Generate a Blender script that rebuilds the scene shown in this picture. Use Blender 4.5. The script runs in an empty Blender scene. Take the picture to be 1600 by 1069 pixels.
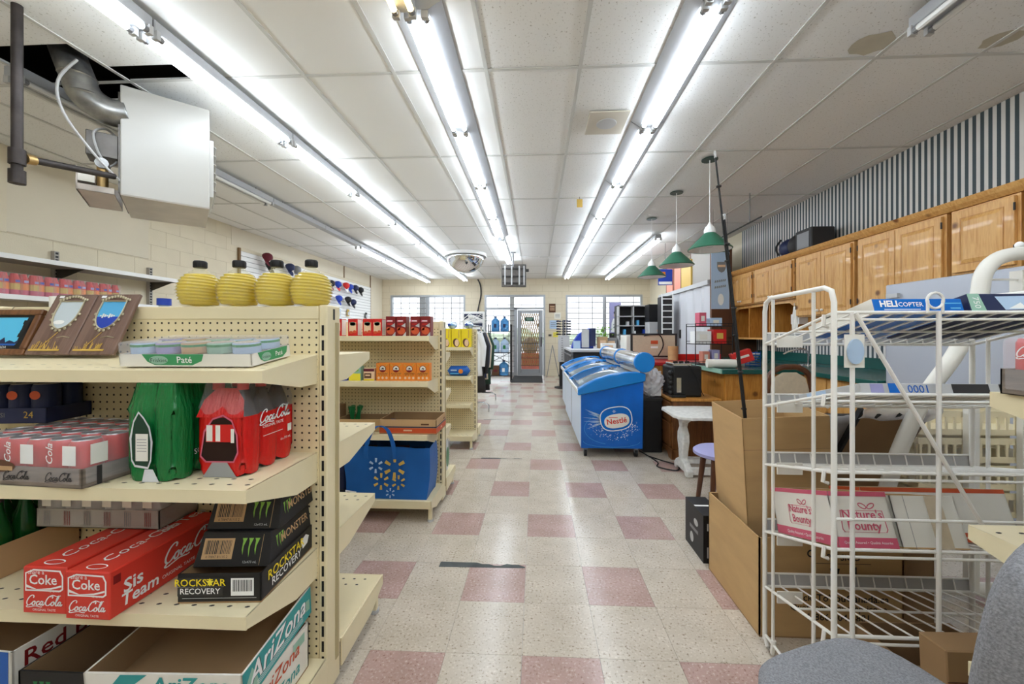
import bpy, bmesh, math, random
from mathutils import Vector, Matrix, Euler
random.seed(7)
S = bpy.context.scene
C = S.collection
PI = math.pi

# ------------------------------------------------------------ camera, world, exposure
cam_d = bpy.data.cameras.new('camera'); cam = bpy.data.objects.new('camera', cam_d); C.objects.link(cam)
cam_d.sensor_width = 36; cam_d.sensor_fit = 'HORIZONTAL'; cam_d.lens = 36*612.35/1600
cam_d.shift_x = -8.5/1600; cam_d.shift_y = -11.36/1600; cam_d.clip_start = .05; cam_d.clip_end = 300
cam.location = (0, 0, 1.267); cam.rotation_euler = (PI/2, 0, .0473)
S.camera = cam
W = bpy.data.worlds.new('world'); S.world = W; W.use_nodes = True
bg = W.node_tree.nodes['Background']; bg.inputs[0].default_value = (.87, .94, 1, 1); bg.inputs[1].default_value = 1.0
S.view_settings.view_transform = 'Standard'; S.view_settings.look = 'None'
S.view_settings.exposure = 1.3; S.view_settings.gamma = 1; S.view_settings.use_curve_mapping = False
TUBE = 9.5          # strength of a lit fluorescent tube

# ------------------------------------------------------------ materials
def rgb(r, g, b):
    f = lambda v: (v/255/12.92) if v/255 <= .04045 else ((v/255+.055)/1.055)**2.4
    return (f(r), f(g), f(b), 1)
MATS = {}
def mat(name, col=(128,128,128), rough=.5, metal=0, var=0, vs=6, bump=0, bs=60, trans=0, emit=0, spec=.5, coat=0, stretch=(1,1,1), alpha=1, ior=1.45, sheen=0):
    if name in MATS: return MATS[name]
    m = bpy.data.materials.new(name); m.use_nodes = True; MATS[name] = m
    nt = m.node_tree; p = nt.nodes['Principled BSDF']; c = rgb(*col)
    p.inputs['Base Color'].default_value = c; p.inputs['Roughness'].default_value = rough; p.inputs['Metallic'].default_value = metal
    p.inputs['Specular IOR Level'].default_value = spec; p.inputs['IOR'].default_value = ior
    p.inputs['Transmission Weight'].default_value = trans; p.inputs['Coat Weight'].default_value = coat; p.inputs['Alpha'].default_value = alpha
    if sheen: p.inputs['Sheen Weight'].default_value = sheen
    if emit:
        p.inputs['Emission Color'].default_value = c; p.inputs['Emission Strength'].default_value = emit
    m.diffuse_color = c
    if var or bump:
        tc = nt.nodes.new('ShaderNodeTexCoord'); mp = nt.nodes.new('ShaderNodeMapping'); mp.inputs['Scale'].default_value = stretch
        nt.links.new(tc.outputs['Object'], mp.inputs[0])
    if var:
        n = nt.nodes.new('ShaderNodeTexNoise'); n.inputs['Scale'].default_value = vs; n.inputs['Detail'].default_value = 5
        nt.links.new(mp.outputs[0], n.inputs['Vector'])
        r = nt.nodes.new('ShaderNodeValToRGB'); r.color_ramp.elements[0].position = .3; r.color_ramp.elements[1].position = .7
        r.color_ramp.elements[0].color = tuple(v*(1-var) for v in c[:3])+(1,); r.color_ramp.elements[1].color = tuple(min(1, v*(1+var)) for v in c[:3])+(1,)
        nt.links.new(n.outputs[0], r.inputs[0]); nt.links.new(r.outputs[0], p.inputs['Base Color'])
    if bump:
        n2 = nt.nodes.new('ShaderNodeTexNoise'); n2.inputs['Scale'].default_value = bs; n2.inputs['Detail'].default_value = 3
        b = nt.nodes.new('ShaderNodeBump'); b.inputs['Strength'].default_value = bump; b.inputs['Distance'].default_value = .01
        nt.links.new(mp.outputs[0], n2.inputs['Vector']); nt.links.new(n2.outputs[0], b.inputs['Height']); nt.links.new(b.outputs[0], p.inputs['Normal'])
    return m
def nodes(m): return m.node_tree, m.node_tree.nodes['Principled BSDF']
def add(nt, t, **kw):
    n = nt.nodes.new(t)
    for k, v in kw.items(): setattr(n, k, v)
    return n
def mathn(nt, op, a, b=None):
    n = nt.nodes.new('ShaderNodeMath'); n.operation = op
    for i, v in enumerate((a, b)):
        if v is None: continue
        if hasattr(v, 'is_linked') or hasattr(v, 'links'): nt.links.new(v, n.inputs[i])
        else: n.inputs[i].default_value = v
    return n.outputs[0]
def ramp(nt, fac, stops):
    r = nt.nodes.new('ShaderNodeValToRGB'); e = r.color_ramp.elements
    while len(e) < len(stops): e.new(.5)
    for k, (p, c) in enumerate(stops): e[k].position = p; e[k].color = c
    nt.links.new(fac, r.inputs[0]); return r.outputs[0]
def speckle(name, base, dark, light, rough):
    m = mat(name, base, rough); nt, p = nodes(m)
    tc = add(nt, 'ShaderNodeTexCoord'); oi = add(nt, 'ShaderNodeObjectInfo')
    ad = add(nt, 'ShaderNodeVectorMath', operation='ADD'); nt.links.new(tc.outputs['Object'], ad.inputs[0])
    cb = add(nt, 'ShaderNodeCombineXYZ'); sc = mathn(nt, 'MULTIPLY', oi.outputs['Random'], 37.0)
    nt.links.new(sc, cb.inputs[0]); nt.links.new(sc, cb.inputs[1]); nt.links.new(cb.outputs[0], ad.inputs[1])
    n = add(nt, 'ShaderNodeTexNoise'); n.inputs['Scale'].default_value = 95; n.inputs['Detail'].default_value = 2; nt.links.new(ad.outputs[0], n.inputs['Vector'])
    n2 = add(nt, 'ShaderNodeTexNoise'); n2.inputs['Scale'].default_value = 7; nt.links.new(ad.outputs[0], n2.inputs['Vector'])
    b = rgb(*base); col = ramp(nt, n.outputs[0], [(.30, rgb(*dark)), (.40, b), (.58, b), (.70, rgb(*light))])
    mx = add(nt, 'ShaderNodeMix', data_type='RGBA', blend_type='MULTIPLY'); mx.inputs[0].default_value = 1
    nt.links.new(col, mx.inputs[6]); nt.links.new(ramp(nt, n2.outputs[0], [(.3, (.86,.85,.83,1)), (.7, (1,1,1,1))]), mx.inputs[7])
    nt.links.new(mx.outputs[2], p.inputs['Base Color']); return m
speckle('tile_beige', (204,192,176), (146,130,112), (222,212,198), .2)
speckle('tile_pink', (186,156,148), (150,116,108), (210,190,182), .2)
def wood(name, c1, c2, knots=True, rough=.42, axis=2, scale=5.0):
    m = mat(name, c1, rough, coat=.15); nt, p = nodes(m)
    tc = add(nt, 'ShaderNodeTexCoord'); mp = add(nt, 'ShaderNodeMapping'); s = [9.0, 9.0, 9.0]; s[axis] = .9
    mp.inputs['Scale'].default_value = s; nt.links.new(tc.outputs['Object'], mp.inputs[0])
    n = add(nt, 'ShaderNodeTexNoise'); n.inputs['Scale'].default_value = scale; n.inputs['Detail'].default_value = 6; n.inputs['Distortion'].default_value = 1.2
    nt.links.new(mp.outputs[0], n.inputs['Vector']); col = ramp(nt, n.outputs[0], [(.3, rgb(*c2)), (.62, rgb(*c1))])
    if knots:
        v = add(nt, 'ShaderNodeTexVoronoi'); v.inputs['Scale'].default_value = 4.5; nt.links.new(tc.outputs['Object'], v.inputs['Vector'])
        mx = add(nt, 'ShaderNodeMix', data_type='RGBA')
        nt.links.new(ramp(nt, v.outputs['Distance'], [(.07, (1,1,1,1)), (.15, (0,0,0,1))]), mx.inputs[0]); nt.links.new(col, mx.inputs[6]); mx.inputs[7].default_value = rgb(118,72,34); col = mx.outputs[2]
    nt.links.new(col, p.inputs['Base Color']); return m
wood('pine', (219,170,102), (196,140,72)); wood('pine_dark', (196,138,62), (166,106,40)); wood('oak_brown', (132,84,44), (98,58,28), knots=False)
wood('plaque_wood', (126,100,88), (96,72,62), knots=False); wood('frame_wood', (128,84,48), (92,56,30), knots=False); wood('walnut', (98,58,34), (70,38,22), knots=False)
def grille(name, base, hole, step, r, axes=(0, 2), off=(0, 0), rough=.45):
    m = mat(name, base, rough); nt, p = nodes(m); tc = add(nt, 'ShaderNodeTexCoord'); sx = add(nt, 'ShaderNodeSeparateXYZ'); nt.links.new(tc.outputs['Object'], sx.inputs[0])
    d = []
    for k, a in enumerate(axes):
        f = mathn(nt, 'FRACT', mathn(nt, 'ADD', mathn(nt, 'DIVIDE', sx.outputs[a], step), 100.0+off[k]))
        f = mathn(nt, 'SUBTRACT', f, .5); d.append(mathn(nt, 'MULTIPLY', f, f))
    q = mathn(nt, 'SQRT', mathn(nt, 'ADD', d[0], d[1])); t = mathn(nt, 'LESS_THAN', q, r/step)
    mx = add(nt, 'ShaderNodeMix', data_type='RGBA'); nt.links.new(t, mx.inputs[0]); mx.inputs[6].default_value = rgb(*base); mx.inputs[7].default_value = rgb(*hole)
    nt.links.new(mx.outputs[2], p.inputs['Base Color']); return m
grille('pegboard', (232,216,174), (40,32,22), .0254, .0036)  # dark inside of the peg holes painted as dots on a flat panel
def stripes(name, c1, c2, step, axis, rough=.5, duty=.5):
    m = mat(name, c1, rough); nt, p = nodes(m); tc = add(nt, 'ShaderNodeTexCoord'); sx = add(nt, 'ShaderNodeSeparateXYZ'); nt.links.new(tc.outputs['Object'], sx.inputs[0])
    t = mathn(nt, 'LESS_THAN', mathn(nt, 'FRACT', mathn(nt, 'ADD', mathn(nt, 'DIVIDE', sx.outputs[axis], step), 100.0)), duty)
    mx = add(nt, 'ShaderNodeMix', data_type='RGBA'); nt.links.new(t, mx.inputs[0]); mx.inputs[6].default_value = rgb(*c1); mx.inputs[7].default_value = rgb(*c2)
    nt.links.new(mx.outputs[2], p.inputs['Base Color']); return m
stripes('striped_paper', (214,210,206), (62,74,80), .078, 1, .6)
def film(name, col, rough, a):      # thin clear plastic wrap
    m = bpy.data.materials.new(name); m.use_nodes = True; MATS[name] = m; nt = m.node_tree; nt.nodes.clear()
    o = add(nt, 'ShaderNodeOutputMaterial'); mx = add(nt, 'ShaderNodeMixShader'); t = add(nt, 'ShaderNodeBsdfTransparent'); g = add(nt, 'ShaderNodeBsdfPrincipled')
    g.inputs['Base Color'].default_value = rgb(*col); g.inputs['Roughness'].default_value = rough
    tc = add(nt, 'ShaderNodeTexCoord'); n = add(nt, 'ShaderNodeTexNoise'); n.inputs['Scale'].default_value = 24; n.inputs['Distortion'].default_value = 1.5; b = add(nt, 'ShaderNodeBump'); b.inputs['Strength'].default_value = .7
    nt.links.new(tc.outputs['Object'], n.inputs['Vector']); nt.links.new(n.outputs[0], b.inputs['Height']); nt.links.new(b.outputs[0], g.inputs['Normal'])
    mx.inputs[0].default_value = a; nt.links.new(t.outputs[0], mx.inputs[1]); nt.links.new(g.outputs[0], mx.inputs[2]); nt.links.new(mx.outputs[0], o.inputs[0]); return m
film('clear_film', (240,240,245), .12, .13); film('milky_film', (238,234,240), .18, .2); film('jug_film', (250,244,190), .04, .17); film('crumple_film', (244,244,248), .2, .5); film('glass_pane', (240,248,255), .02, .1)
def pm(*rows):
    for r in rows: mat(*r[:3], **(r[3] if len(r) > 3 else {}))
pm(('cream_metal', (232,218,180), .4, dict(var=.04, vs=5)), ('wall_cream', (224,213,188), .7, dict(var=.03, vs=3, bump=.15, bs=90)), ('wall_panel', (222,212,190), .6, dict(var=.03, vs=2)),
   ('white', (240,240,238), .45), ('white_gloss', (240,240,238), .2), ('offwhite', (232,228,218), .45), ('white_wire', (238,235,228), .3), ('ceiling_base', (60,56,52), .9), ('tee_white', (208,208,204), .5),
   ('black', (22,22,24), .5), ('black_gloss', (20,20,22), .2), ('dark', (46,44,44), .6), ('grey', (128,128,130), .5), ('light_grey', (190,190,190), .5), ('chrome', (210,210,212), .15, dict(metal=1)), ('alu', (176,180,186), .35, dict(metal=.6)),
   ('steel_dark', (96,92,88), .4, dict(metal=.8, var=.25, vs=9)), ('galvanised', (150,150,148), .35, dict(metal=.8, var=.35, vs=14)), ('iron_pipe', (62,56,54), .55, dict(metal=.5, var=.3, vs=12)), ('brass', (176,146,96), .4, dict(metal=.8)), ('heater_white', (186,184,178), .32), ('reflector', (176,178,182), .4), ('heater_under', (178,168,158), .3, dict(metal=.3, var=.12, vs=6)),
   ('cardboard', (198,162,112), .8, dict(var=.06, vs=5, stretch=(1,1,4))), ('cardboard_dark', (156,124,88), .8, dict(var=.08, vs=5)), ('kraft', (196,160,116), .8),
   ('red', (206,38,34), .35), ('red_print', (212,58,44), .45), ('coke_red', (208,34,30), .3), ('dark_red', (130,24,26), .4), ('pink', (206,92,116), .5), ('orange', (232,132,40), .5), ('orange_red', (206,84,44), .5), ('yellow', (240,214,30), .45), ('gold', (206,170,80), .45), ('lemon', (238,222,60), .5),
   ('green', (34,120,64), .35), ('green_shade', (50,108,84), .4), ('green_counter', (28,84,78), .25), ('dark_green', (24,60,44), .4), ('mint', (150,190,170), .5), ('lime', (130,180,70), .5), ('teal', (40,150,150), .45), ('friskies_green', (62,150,96), .5),
   ('blue', (20,92,178), .4), ('blue_bag', (22,92,166), .5, dict(var=.12, vs=5, bump=.2, bs=12)), ('freezer_blue', (14,106,196), .25), ('freezer_lid', (30,128,208), .2), ('sky_blue', (86,172,220), .4), ('navy', (30,40,78), .5), ('royal', (30,64,170), .55), ('pale_blue', (176,200,226), .5), ('blue_water', (96,160,214), .1, dict(trans=.55, ior=1.2)), ('lilac', (158,156,200), .6),
   ('purple', (120,72,150), .5), ('brown', (96,62,40), .6), ('maroon', (104,30,44), .7), ('fridge_grey', (176,180,190), .35, dict(metal=.25)), ('grey_fabric', (134,134,138), .95, dict(var=.3, vs=260, bump=.3, bs=300)), ('cream_fabric', (206,190,164), .9, dict(var=.06, vs=40)), ('counter_red', (176,32,38), .3),
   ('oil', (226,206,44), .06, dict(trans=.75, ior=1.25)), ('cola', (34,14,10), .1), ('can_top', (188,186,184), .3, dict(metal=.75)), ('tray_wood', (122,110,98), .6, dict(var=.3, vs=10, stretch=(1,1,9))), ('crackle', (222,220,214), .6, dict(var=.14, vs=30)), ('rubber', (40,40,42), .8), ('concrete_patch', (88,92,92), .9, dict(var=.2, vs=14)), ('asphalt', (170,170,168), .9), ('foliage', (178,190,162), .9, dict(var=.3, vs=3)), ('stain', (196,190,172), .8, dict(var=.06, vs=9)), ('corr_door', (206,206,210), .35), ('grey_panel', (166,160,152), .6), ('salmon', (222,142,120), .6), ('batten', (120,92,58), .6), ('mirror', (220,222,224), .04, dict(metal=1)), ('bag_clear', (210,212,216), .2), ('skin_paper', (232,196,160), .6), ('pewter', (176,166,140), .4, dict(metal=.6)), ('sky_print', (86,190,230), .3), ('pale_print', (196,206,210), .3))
mat('pegboard_edge', (176,160,118), .6)
mat('wrap_green', (18,112,54), .12, bump=.8, bs=26, stretch=(3,3,.6)); mat('wrap_red', (206,26,24), .12, bump=.8, bs=26, stretch=(3,3,.6)); mat('oil_core', (232,204,16), .1, trans=.3, ior=1.2, coat=.6)
mat('green_glass', (20,84,36), .12); mat('print_grey', (150,150,150), .4)
mat('lid_glass', (120,132,140), .06, coat=.6); mat('canopy_glass', (196,200,206), .12, metal=.75, var=.35, vs=7); mat('freezer_side', (196,212,232), .3); mat('orange_print', (214,84,40), .4)
mat('freezer_graphic', (10,98,190), .3, var=.18, vs=4)
mat('price_strip', (176,174,172), .35)
mat('speaker_beige', (206,198,182), .5)
mat('tube_lit', (236,246,255), emit=TUBE); mat('tube_warm', (255,226,160), emit=2.6); mat('tube_off', (236,236,234), .2)

# ------------------------------------------------------------ mesh helpers
class MB:
    def __init__(s, M=None): s.v = []; s.f = []; s.M = M
    def _add(s, vs, fs):
        o = len(s.v)
        for p in vs:
            p = Vector(p); s.v.append(s.M @ p if s.M else p)
        s.f += [tuple(i+o for i in f) for f in fs]; return s
    def box(s, x0, x1, y0, y1, z0, z1):
        return s._add([(x0,y0,z0),(x1,y0,z0),(x1,y1,z0),(x0,y1,z0),(x0,y0,z1),(x1,y0,z1),(x1,y1,z1),(x0,y1,z1)], [(3,2,1,0),(4,5,6,7),(0,1,5,4),(1,2,6,5),(2,3,7,6),(3,0,4,7)])
    def cbox(s, c, d, R=None):
        h = [Vector((a*d[0]/2, b*d[1]/2, e*d[2]/2)) for e in (-1,1) for a, b in ((-1,-1),(1,-1),(1,1),(-1,1))]
        return s._add([Vector(c)+(R @ p if R else p) for p in h], [(3,2,1,0),(4,5,6,7),(0,1,5,4),(1,2,6,5),(2,3,7,6),(3,0,4,7)])
    def cyl(s, p0, p1, r, n=10, r1=None, cap=True):
        return s.tube([p0, p1], r, n, cap, [r, r if r1 is None else r1])
    def tube(s, pts, r, n=8, cap=True, rs=None):
        P = [Vector(p) for p in pts]; base = len(s.v); vs = []; fs = []; up = None; m = len(P)
        for i, p in enumerate(P):
            t = (P[min(i+1, m-1)]-P[max(i-1, 0)]); t = t.normalized() if t.length > 1e-9 else Vector((0,0,1))
            if up is None: up = Vector((0,0,1)) if abs(t.z) < .9 else Vector((1,0,0))
            a = t.cross(up); a = a.normalized() if a.length > 1e-6 else t.orthogonal().normalized(); up = a.cross(t).normalized()
            rr = rs[i] if rs else r
            vs += [p+(a*math.cos(2*PI*k/n)+up*math.sin(2*PI*k/n))*rr for k in range(n)]
        for i in range(m-1):
            fs += [(i*n+k, i*n+(k+1)%n, (i+1)*n+(k+1)%n, (i+1)*n+k) for k in range(n)]
        if cap: fs += [tuple(range(n-1, -1, -1)), tuple((m-1)*n+k for k in range(n))]
        return s._add(vs, fs)
    def lathe(s, prof, c=(0,0,0), n=20, sx=1, sy=1, cap=True):
        vs = []; fs = []; m = len(prof); c = Vector(c)
        for r, z in prof: vs += [c+Vector((r*sx*math.cos(2*PI*k/n), r*sy*math.sin(2*PI*k/n), z)) for k in range(n)]
        for i in range(m-1): fs += [(i*n+k, i*n+(k+1)%n, (i+1)*n+(k+1)%n, (i+1)*n+k) for k in range(n)]
        if cap and prof[0][0] > 1e-5: fs.append(tuple(range(n-1, -1, -1)))
        if cap and prof[-1][0] > 1e-5: fs.append(tuple((m-1)*n+k for k in range(n)))
        return s._add(vs, fs)
    def prism(s, pts, h, fr=None):      # 2-D outline (counter-clockwise) extruded by h along the frame's third axis
        F = fr or Matrix(); n = len(pts)
        return s._add([F @ Vector((x, y, z)) for z in (0, h) for x, y in pts], [tuple(range(n-1, -1, -1)), tuple(range(n, 2*n))]+[(i, (i+1)%n, n+(i+1)%n, n+i) for i in range(n)])
    def grid(s, fn, nu, nv, wrap=False):
        vs = [fn(i/(nu if wrap else nu-1), j/(nv-1)) for j in range(nv) for i in range(nu)]
        fs = [(j*nu+i, j*nu+(i+1)%nu, (j+1)*nu+(i+1)%nu, (j+1)*nu+i) for j in range(nv-1) for i in range(nu if wrap else nu-1)]
        return s._add(vs, fs)
    def ball(s, c, r, sz=(1,1,1), nu=12, nv=8):
        return s.lathe([(max(1e-6, r*math.sin(PI*j/nv)), -r*sz[2]*math.cos(PI*j/nv)) for j in range(nv+1)], c, nu, sz[0], sz[1])
    def poly(s, pts): return s._add(pts, [tuple(range(len(pts)))])
    def build(s, name, m, parent=None, smooth=False, bevel=0, seg=2, thick=0):
        me = bpy.data.meshes.new(name); me.from_pydata([tuple(v) for v in s.v], [], s.f); me.update()
        if smooth:
            for p in me.polygons: p.use_smooth = True
            if smooth != 'all':
                try: me.set_sharp_from_angle(angle=math.radians(smooth if isinstance(smooth, (int, float)) and smooth > 1 else 40))
                except Exception: pass
        me.materials.append(MATS[m] if isinstance(m, str) else m)
        o = bpy.data.objects.new(name, me); C.objects.link(o)
        if name in ('slots', 'leaves', 'cap_ribs', 'lattice', 'dried_grass'): o['kind'] = 'stuff'
        if parent: o.parent = parent
        if bevel:
            b = o.modifiers.new('bevel', 'BEVEL'); b.width = bevel; b.segments = seg; b.limit_method = 'ANGLE'; b.angle_limit = math.radians(40)
        if thick:
            t = o.modifiers.new('solid', 'SOLIDIFY'); t.thickness = thick; t.offset = 0
        return o
def thing(name, label, cat, loc=(0,0,0), rz=0, group=None, rot=None):
    o = bpy.data.objects.new(name, None); C.objects.link(o); o.empty_display_size = .05
    o.location = loc; o.rotation_euler = rot or (0, 0, rz); return tag(o, label, cat, group)
def tag(o, label, cat, group=None):
    o['label'] = label; o['category'] = cat
    if group: o['group'] = group
    return o
def struct(o): o['kind'] = 'structure'; return o
def dup(o, loc=None, rz=None, label=None, parent=None):
    c = o.copy(); C.objects.link(c); c.parent = parent
    for ch in list(o.children): dup(ch, parent=c)
    if loc is not None: c.location = loc
    if rz is not None: c.rotation_euler = (0, 0, rz)
    if label: c['label'] = label
    return c
def frame(o, r, u):
    r = Vector(r).normalized(); u = Vector(u); u = (u-r*u.dot(r)).normalized(); n = r.cross(u)
    return Matrix(((r.x,u.x,n.x,o[0]),(r.y,u.y,n.y,o[1]),(r.z,u.z,n.z,o[2]),(0,0,0,1)))
def FRONT(w, d, h, e=.0006): return frame((0, -d/2-e, 0), (1,0,0), (0,0,1))
def RIGHT(w, d, h, e=.0006): return frame((w/2+e, 0, 0), (0,1,0), (0,0,1))
def LEFT(w, d, h, e=.0006): return frame((-w/2-e, 0, 0), (0,-1,0), (0,0,1))
def BACK(w, d, h, e=.0006): return frame((0, d/2+e, 0), (-1,0,0), (0,0,1))
def TOP(w, d, h, e=.0006): return frame((0, 0, h+e), (1,0,0), (0,1,0))
def flat(parent, F, polys, m, name='printed_mark', e=.0):
    if 1 < len(polys) <= 6 and len(polys[0]) != 4 or 1 < len(polys) <= 4:
        return [flat(parent, F, [p], m, name, e) for p in polys][0]
    b = MB()
    for p in polys: b.poly([F @ Vector((x, y, e)) for x, y in p])
    o = b.build(name, m, parent)
    if name in ('barcode', 'sparkle_print', 'rays', 'label_lines', 'film_print', 'spark_print', 'snowflake'): o['kind'] = 'stuff'
    return o
def rect(cx, cy, w, h): return [(cx-w/2, cy-h/2), (cx+w/2, cy-h/2), (cx+w/2, cy+h/2), (cx-w/2, cy+h/2)]
def ell(cx, cy, a, b, n=24, t=0, pw=1):
    o = []
    for k in range(n):
        c, s_ = math.cos(2*PI*k/n), math.sin(2*PI*k/n); x = a*math.copysign(abs(c)**pw, c); y = b*math.copysign(abs(s_)**pw, s_)
        o.append((cx+x*math.cos(t)-y*math.sin(t), cy+x*math.sin(t)+y*math.cos(t)))
    return o
def ring(cx, cy, a, b, w, n=28, t=0, pw=1):
    A = ell(cx, cy, a, b, n, t, pw); B = ell(cx, cy, a-w, b-w, n, t, pw)
    return [[A[k], A[(k+1)%n], B[(k+1)%n], B[k]] for k in range(n)]
def outline(pts, w):
    n = len(pts); cx = sum(p[0] for p in pts)/n; cy = sum(p[1] for p in pts)/n; q = []
    for x, y in pts:
        d = math.hypot(x-cx, y-cy); q.append((x+(cx-x)/d*w, y+(cy-y)/d*w))
    return [[pts[k], pts[(k+1)%n], q[(k+1)%n], q[k]] for k in range(n)]
FONT = {}
ORD = ('first', 'second', 'third', 'fourth', 'fifth', 'sixth', 'seventh', 'eighth', 'ninth', 'tenth', 'eleventh', 'twelfth')
def text(parent, F, s, cx, cy, size, m, shear=0, xs=1, bold=0, e=.0003, name='lettering', align='CENTER', rot=0):
    key = (s, shear, bold, align)
    if key not in FONT:
        cu = bpy.data.curves.new('t', 'FONT'); cu.body = s; cu.size = 1; cu.align_x = align; cu.align_y = 'CENTER'; cu.shear = shear; cu.offset = bold; cu.resolution_u = 2
        to = bpy.data.objects.new('t', cu); C.objects.link(to); dg = bpy.context.evaluated_depsgraph_get(); me = bpy.data.meshes.new_from_object(to.evaluated_get(dg))
        FONT[key] = ([tuple(v.co) for v in me.vertices], [tuple(p.vertices) for p in me.polygons]); bpy.data.objects.remove(to); bpy.data.curves.remove(cu); bpy.data.meshes.remove(me)
    v, f = FONT[key]; b = MB(); cr, sr = math.cos(rot), math.sin(rot)
    P = [(x*size*xs, y*size) for x, y, z in v]
    b._add([F @ Vector((cx+x*cr-y*sr, cy+x*sr+y*cr, e)) for x, y in P], f); return b.build(name, m, parent)
def crom(pts, n=6):
    o = []; P = [pts[0]]+list(pts)+[pts[-1]]
    for i in range(1, len(P)-2):
        for k in range(n):
            t = k/n; o.append(tuple(.5*((2*P[i][a])+(-P[i-1][a]+P[i+1][a])*t+(2*P[i-1][a]-5*P[i][a]+4*P[i+1][a]-P[i+2][a])*t*t+(-P[i-1][a]+3*P[i][a]-3*P[i+1][a]+P[i+2][a])*t**3) for a in range(len(pts[0]))))
    return o+[tuple(pts[-1])]
def ribbon(pts, w0, w1):    # pen stroke: wide on the way down, thin across
    q = []; n = len(pts); L = []; R = []
    for i, p in enumerate(pts):
        a, b = pts[max(0, i-1)], pts[min(n-1, i+1)]; dx, dy = b[0]-a[0], b[1]-a[1]; l = math.hypot(dx, dy) or 1; dx /= l; dy /= l
        w = (w0+(w1-w0)*abs(dy))/2*(.45 if i in (0, n-1) else 1); L.append((p[0]-dy*w, p[1]+dx*w)); R.append((p[0]+dy*w, p[1]-dx*w))
    return [[R[i], R[i+1], L[i+1], L[i]] for i in range(n-1)]
def script_strokes():
    c_big = [(1.5,1.5),(1.62,1.85),(1.3,2.05),(.75,1.75),(.3,1.05),(.2,.4),(.5,.02),(.95,.12),(1.35,.5)]
    o = [(.62,.85),(.3,.72),(.12,.32),(.28,.02),(.58,.12),(.74,.5),(.62,.85),(.5,.75),(.8,.68),(1.0,.72)]
    cs = [(.7,.66),(.62,.86),(.34,.74),(.14,.34),(.3,.02),(.6,.14),(.86,.45)]
    a1 = [(.66,.74),(.42,.86),(.16,.5),(.18,.1),(.4,.08),(.64,.5),(.74,.84)]; a2 = [(.76,.86),(.62,.4),(.66,.06),(.86,.08),(1.05,.4)]
    l = [(.1,.3),(.55,1.1),(.86,1.8),(.78,2.05),(.55,1.7),(.36,.8),(.36,.15),(.52,.02),(.8,.3)]
    sw = [(.5,.02),(.2,-.25),(.5,-.42),(1.2,-.3),(2.2,-.15),(3.2,-.32),(3.6,-.25)]; top = [(5.2,1.75),(5.6,2.15),(6.6,1.95),(7.4,2.1)]
    o2 = []
    for pts, dx in ((c_big,0),(sw,0),(o,1.25),(cs,2.15),(a1,2.95),(a2,2.95),([(3.95,.55),(4.25,.6)],0),(c_big,4.1),(top,0),(o,5.35),(l,6.15),(a1,6.85),(a2,6.85)):
        o2 += ribbon(crom([(x+dx, y) for x, y in pts], 5), .13, .27)
    return o2
SCRIPT = script_strokes()
def cola(parent, F, cx, cy, w, m, e=.0004, slope=.12):     # flowing script lettering reading Coca-Cola
    k = w/8.0
    return flat(parent, F, [[(cx+(x-4+.12*y)*k, cy+(y-.7+slope*(x-4)*0)*k) for x, y in q] for q in SCRIPT], m, 'lettering', e)
def barcode(parent, F, cx, cy, w, h, bars='black', back=None):
    if back: flat(parent, F, [rect(cx, cy, w, h)], back, 'barcode_panel', .0001)
    r = random.Random(int(w*1e5)); x = -w*.42; ps = []
    while x < w*.42:
        t = r.choice((.012,.02,.034))*w; ps.append(rect(cx+x+t/2, cy+h*.07, t, h*.66)); x += t+r.choice((.014,.024,.03))*w
    flat(parent, F, ps, bars, 'barcode', .0003)
def boxobj(name, label, cat, loc, size, m, rz=0, group=None, bevel=.0015, rot=None):
    w, d, h = size; o = MB().box(-w/2, w/2, -d/2, d/2, 0, h).build(name, m, None, bevel=bevel, seg=1); o.location = loc; o.rotation_euler = rot or (0, 0, rz)
    return tag(o, label, cat, group)
def tray(name, label, cat, loc, size, mo, mi, rz=0, t=.004, group=None, rot=None):      # open carton: four walls and a floor
    w, d, h = size; r = thing(name, label, cat, loc, rz, group, rot)
    MB().box(-w/2, w/2, -d/2, d/2, 0, t).build('bottom', mi, r)
    for nm, q in (('side_wall', (-w/2, -w/2+t, -d/2, d/2)), ('side_wall', (w/2-t, w/2, -d/2, d/2)), ('front_wall', (-w/2, w/2, -d/2, -d/2+t)), ('back_wall', (-w/2, w/2, d/2-t, d/2))):
        MB().box(*q, t, h).build(nm, mo, r)
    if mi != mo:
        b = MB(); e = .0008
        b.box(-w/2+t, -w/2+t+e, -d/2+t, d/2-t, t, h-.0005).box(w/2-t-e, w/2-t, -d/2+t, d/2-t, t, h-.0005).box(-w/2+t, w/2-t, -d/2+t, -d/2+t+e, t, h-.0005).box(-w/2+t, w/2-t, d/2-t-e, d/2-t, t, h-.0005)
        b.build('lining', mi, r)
    return r
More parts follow.
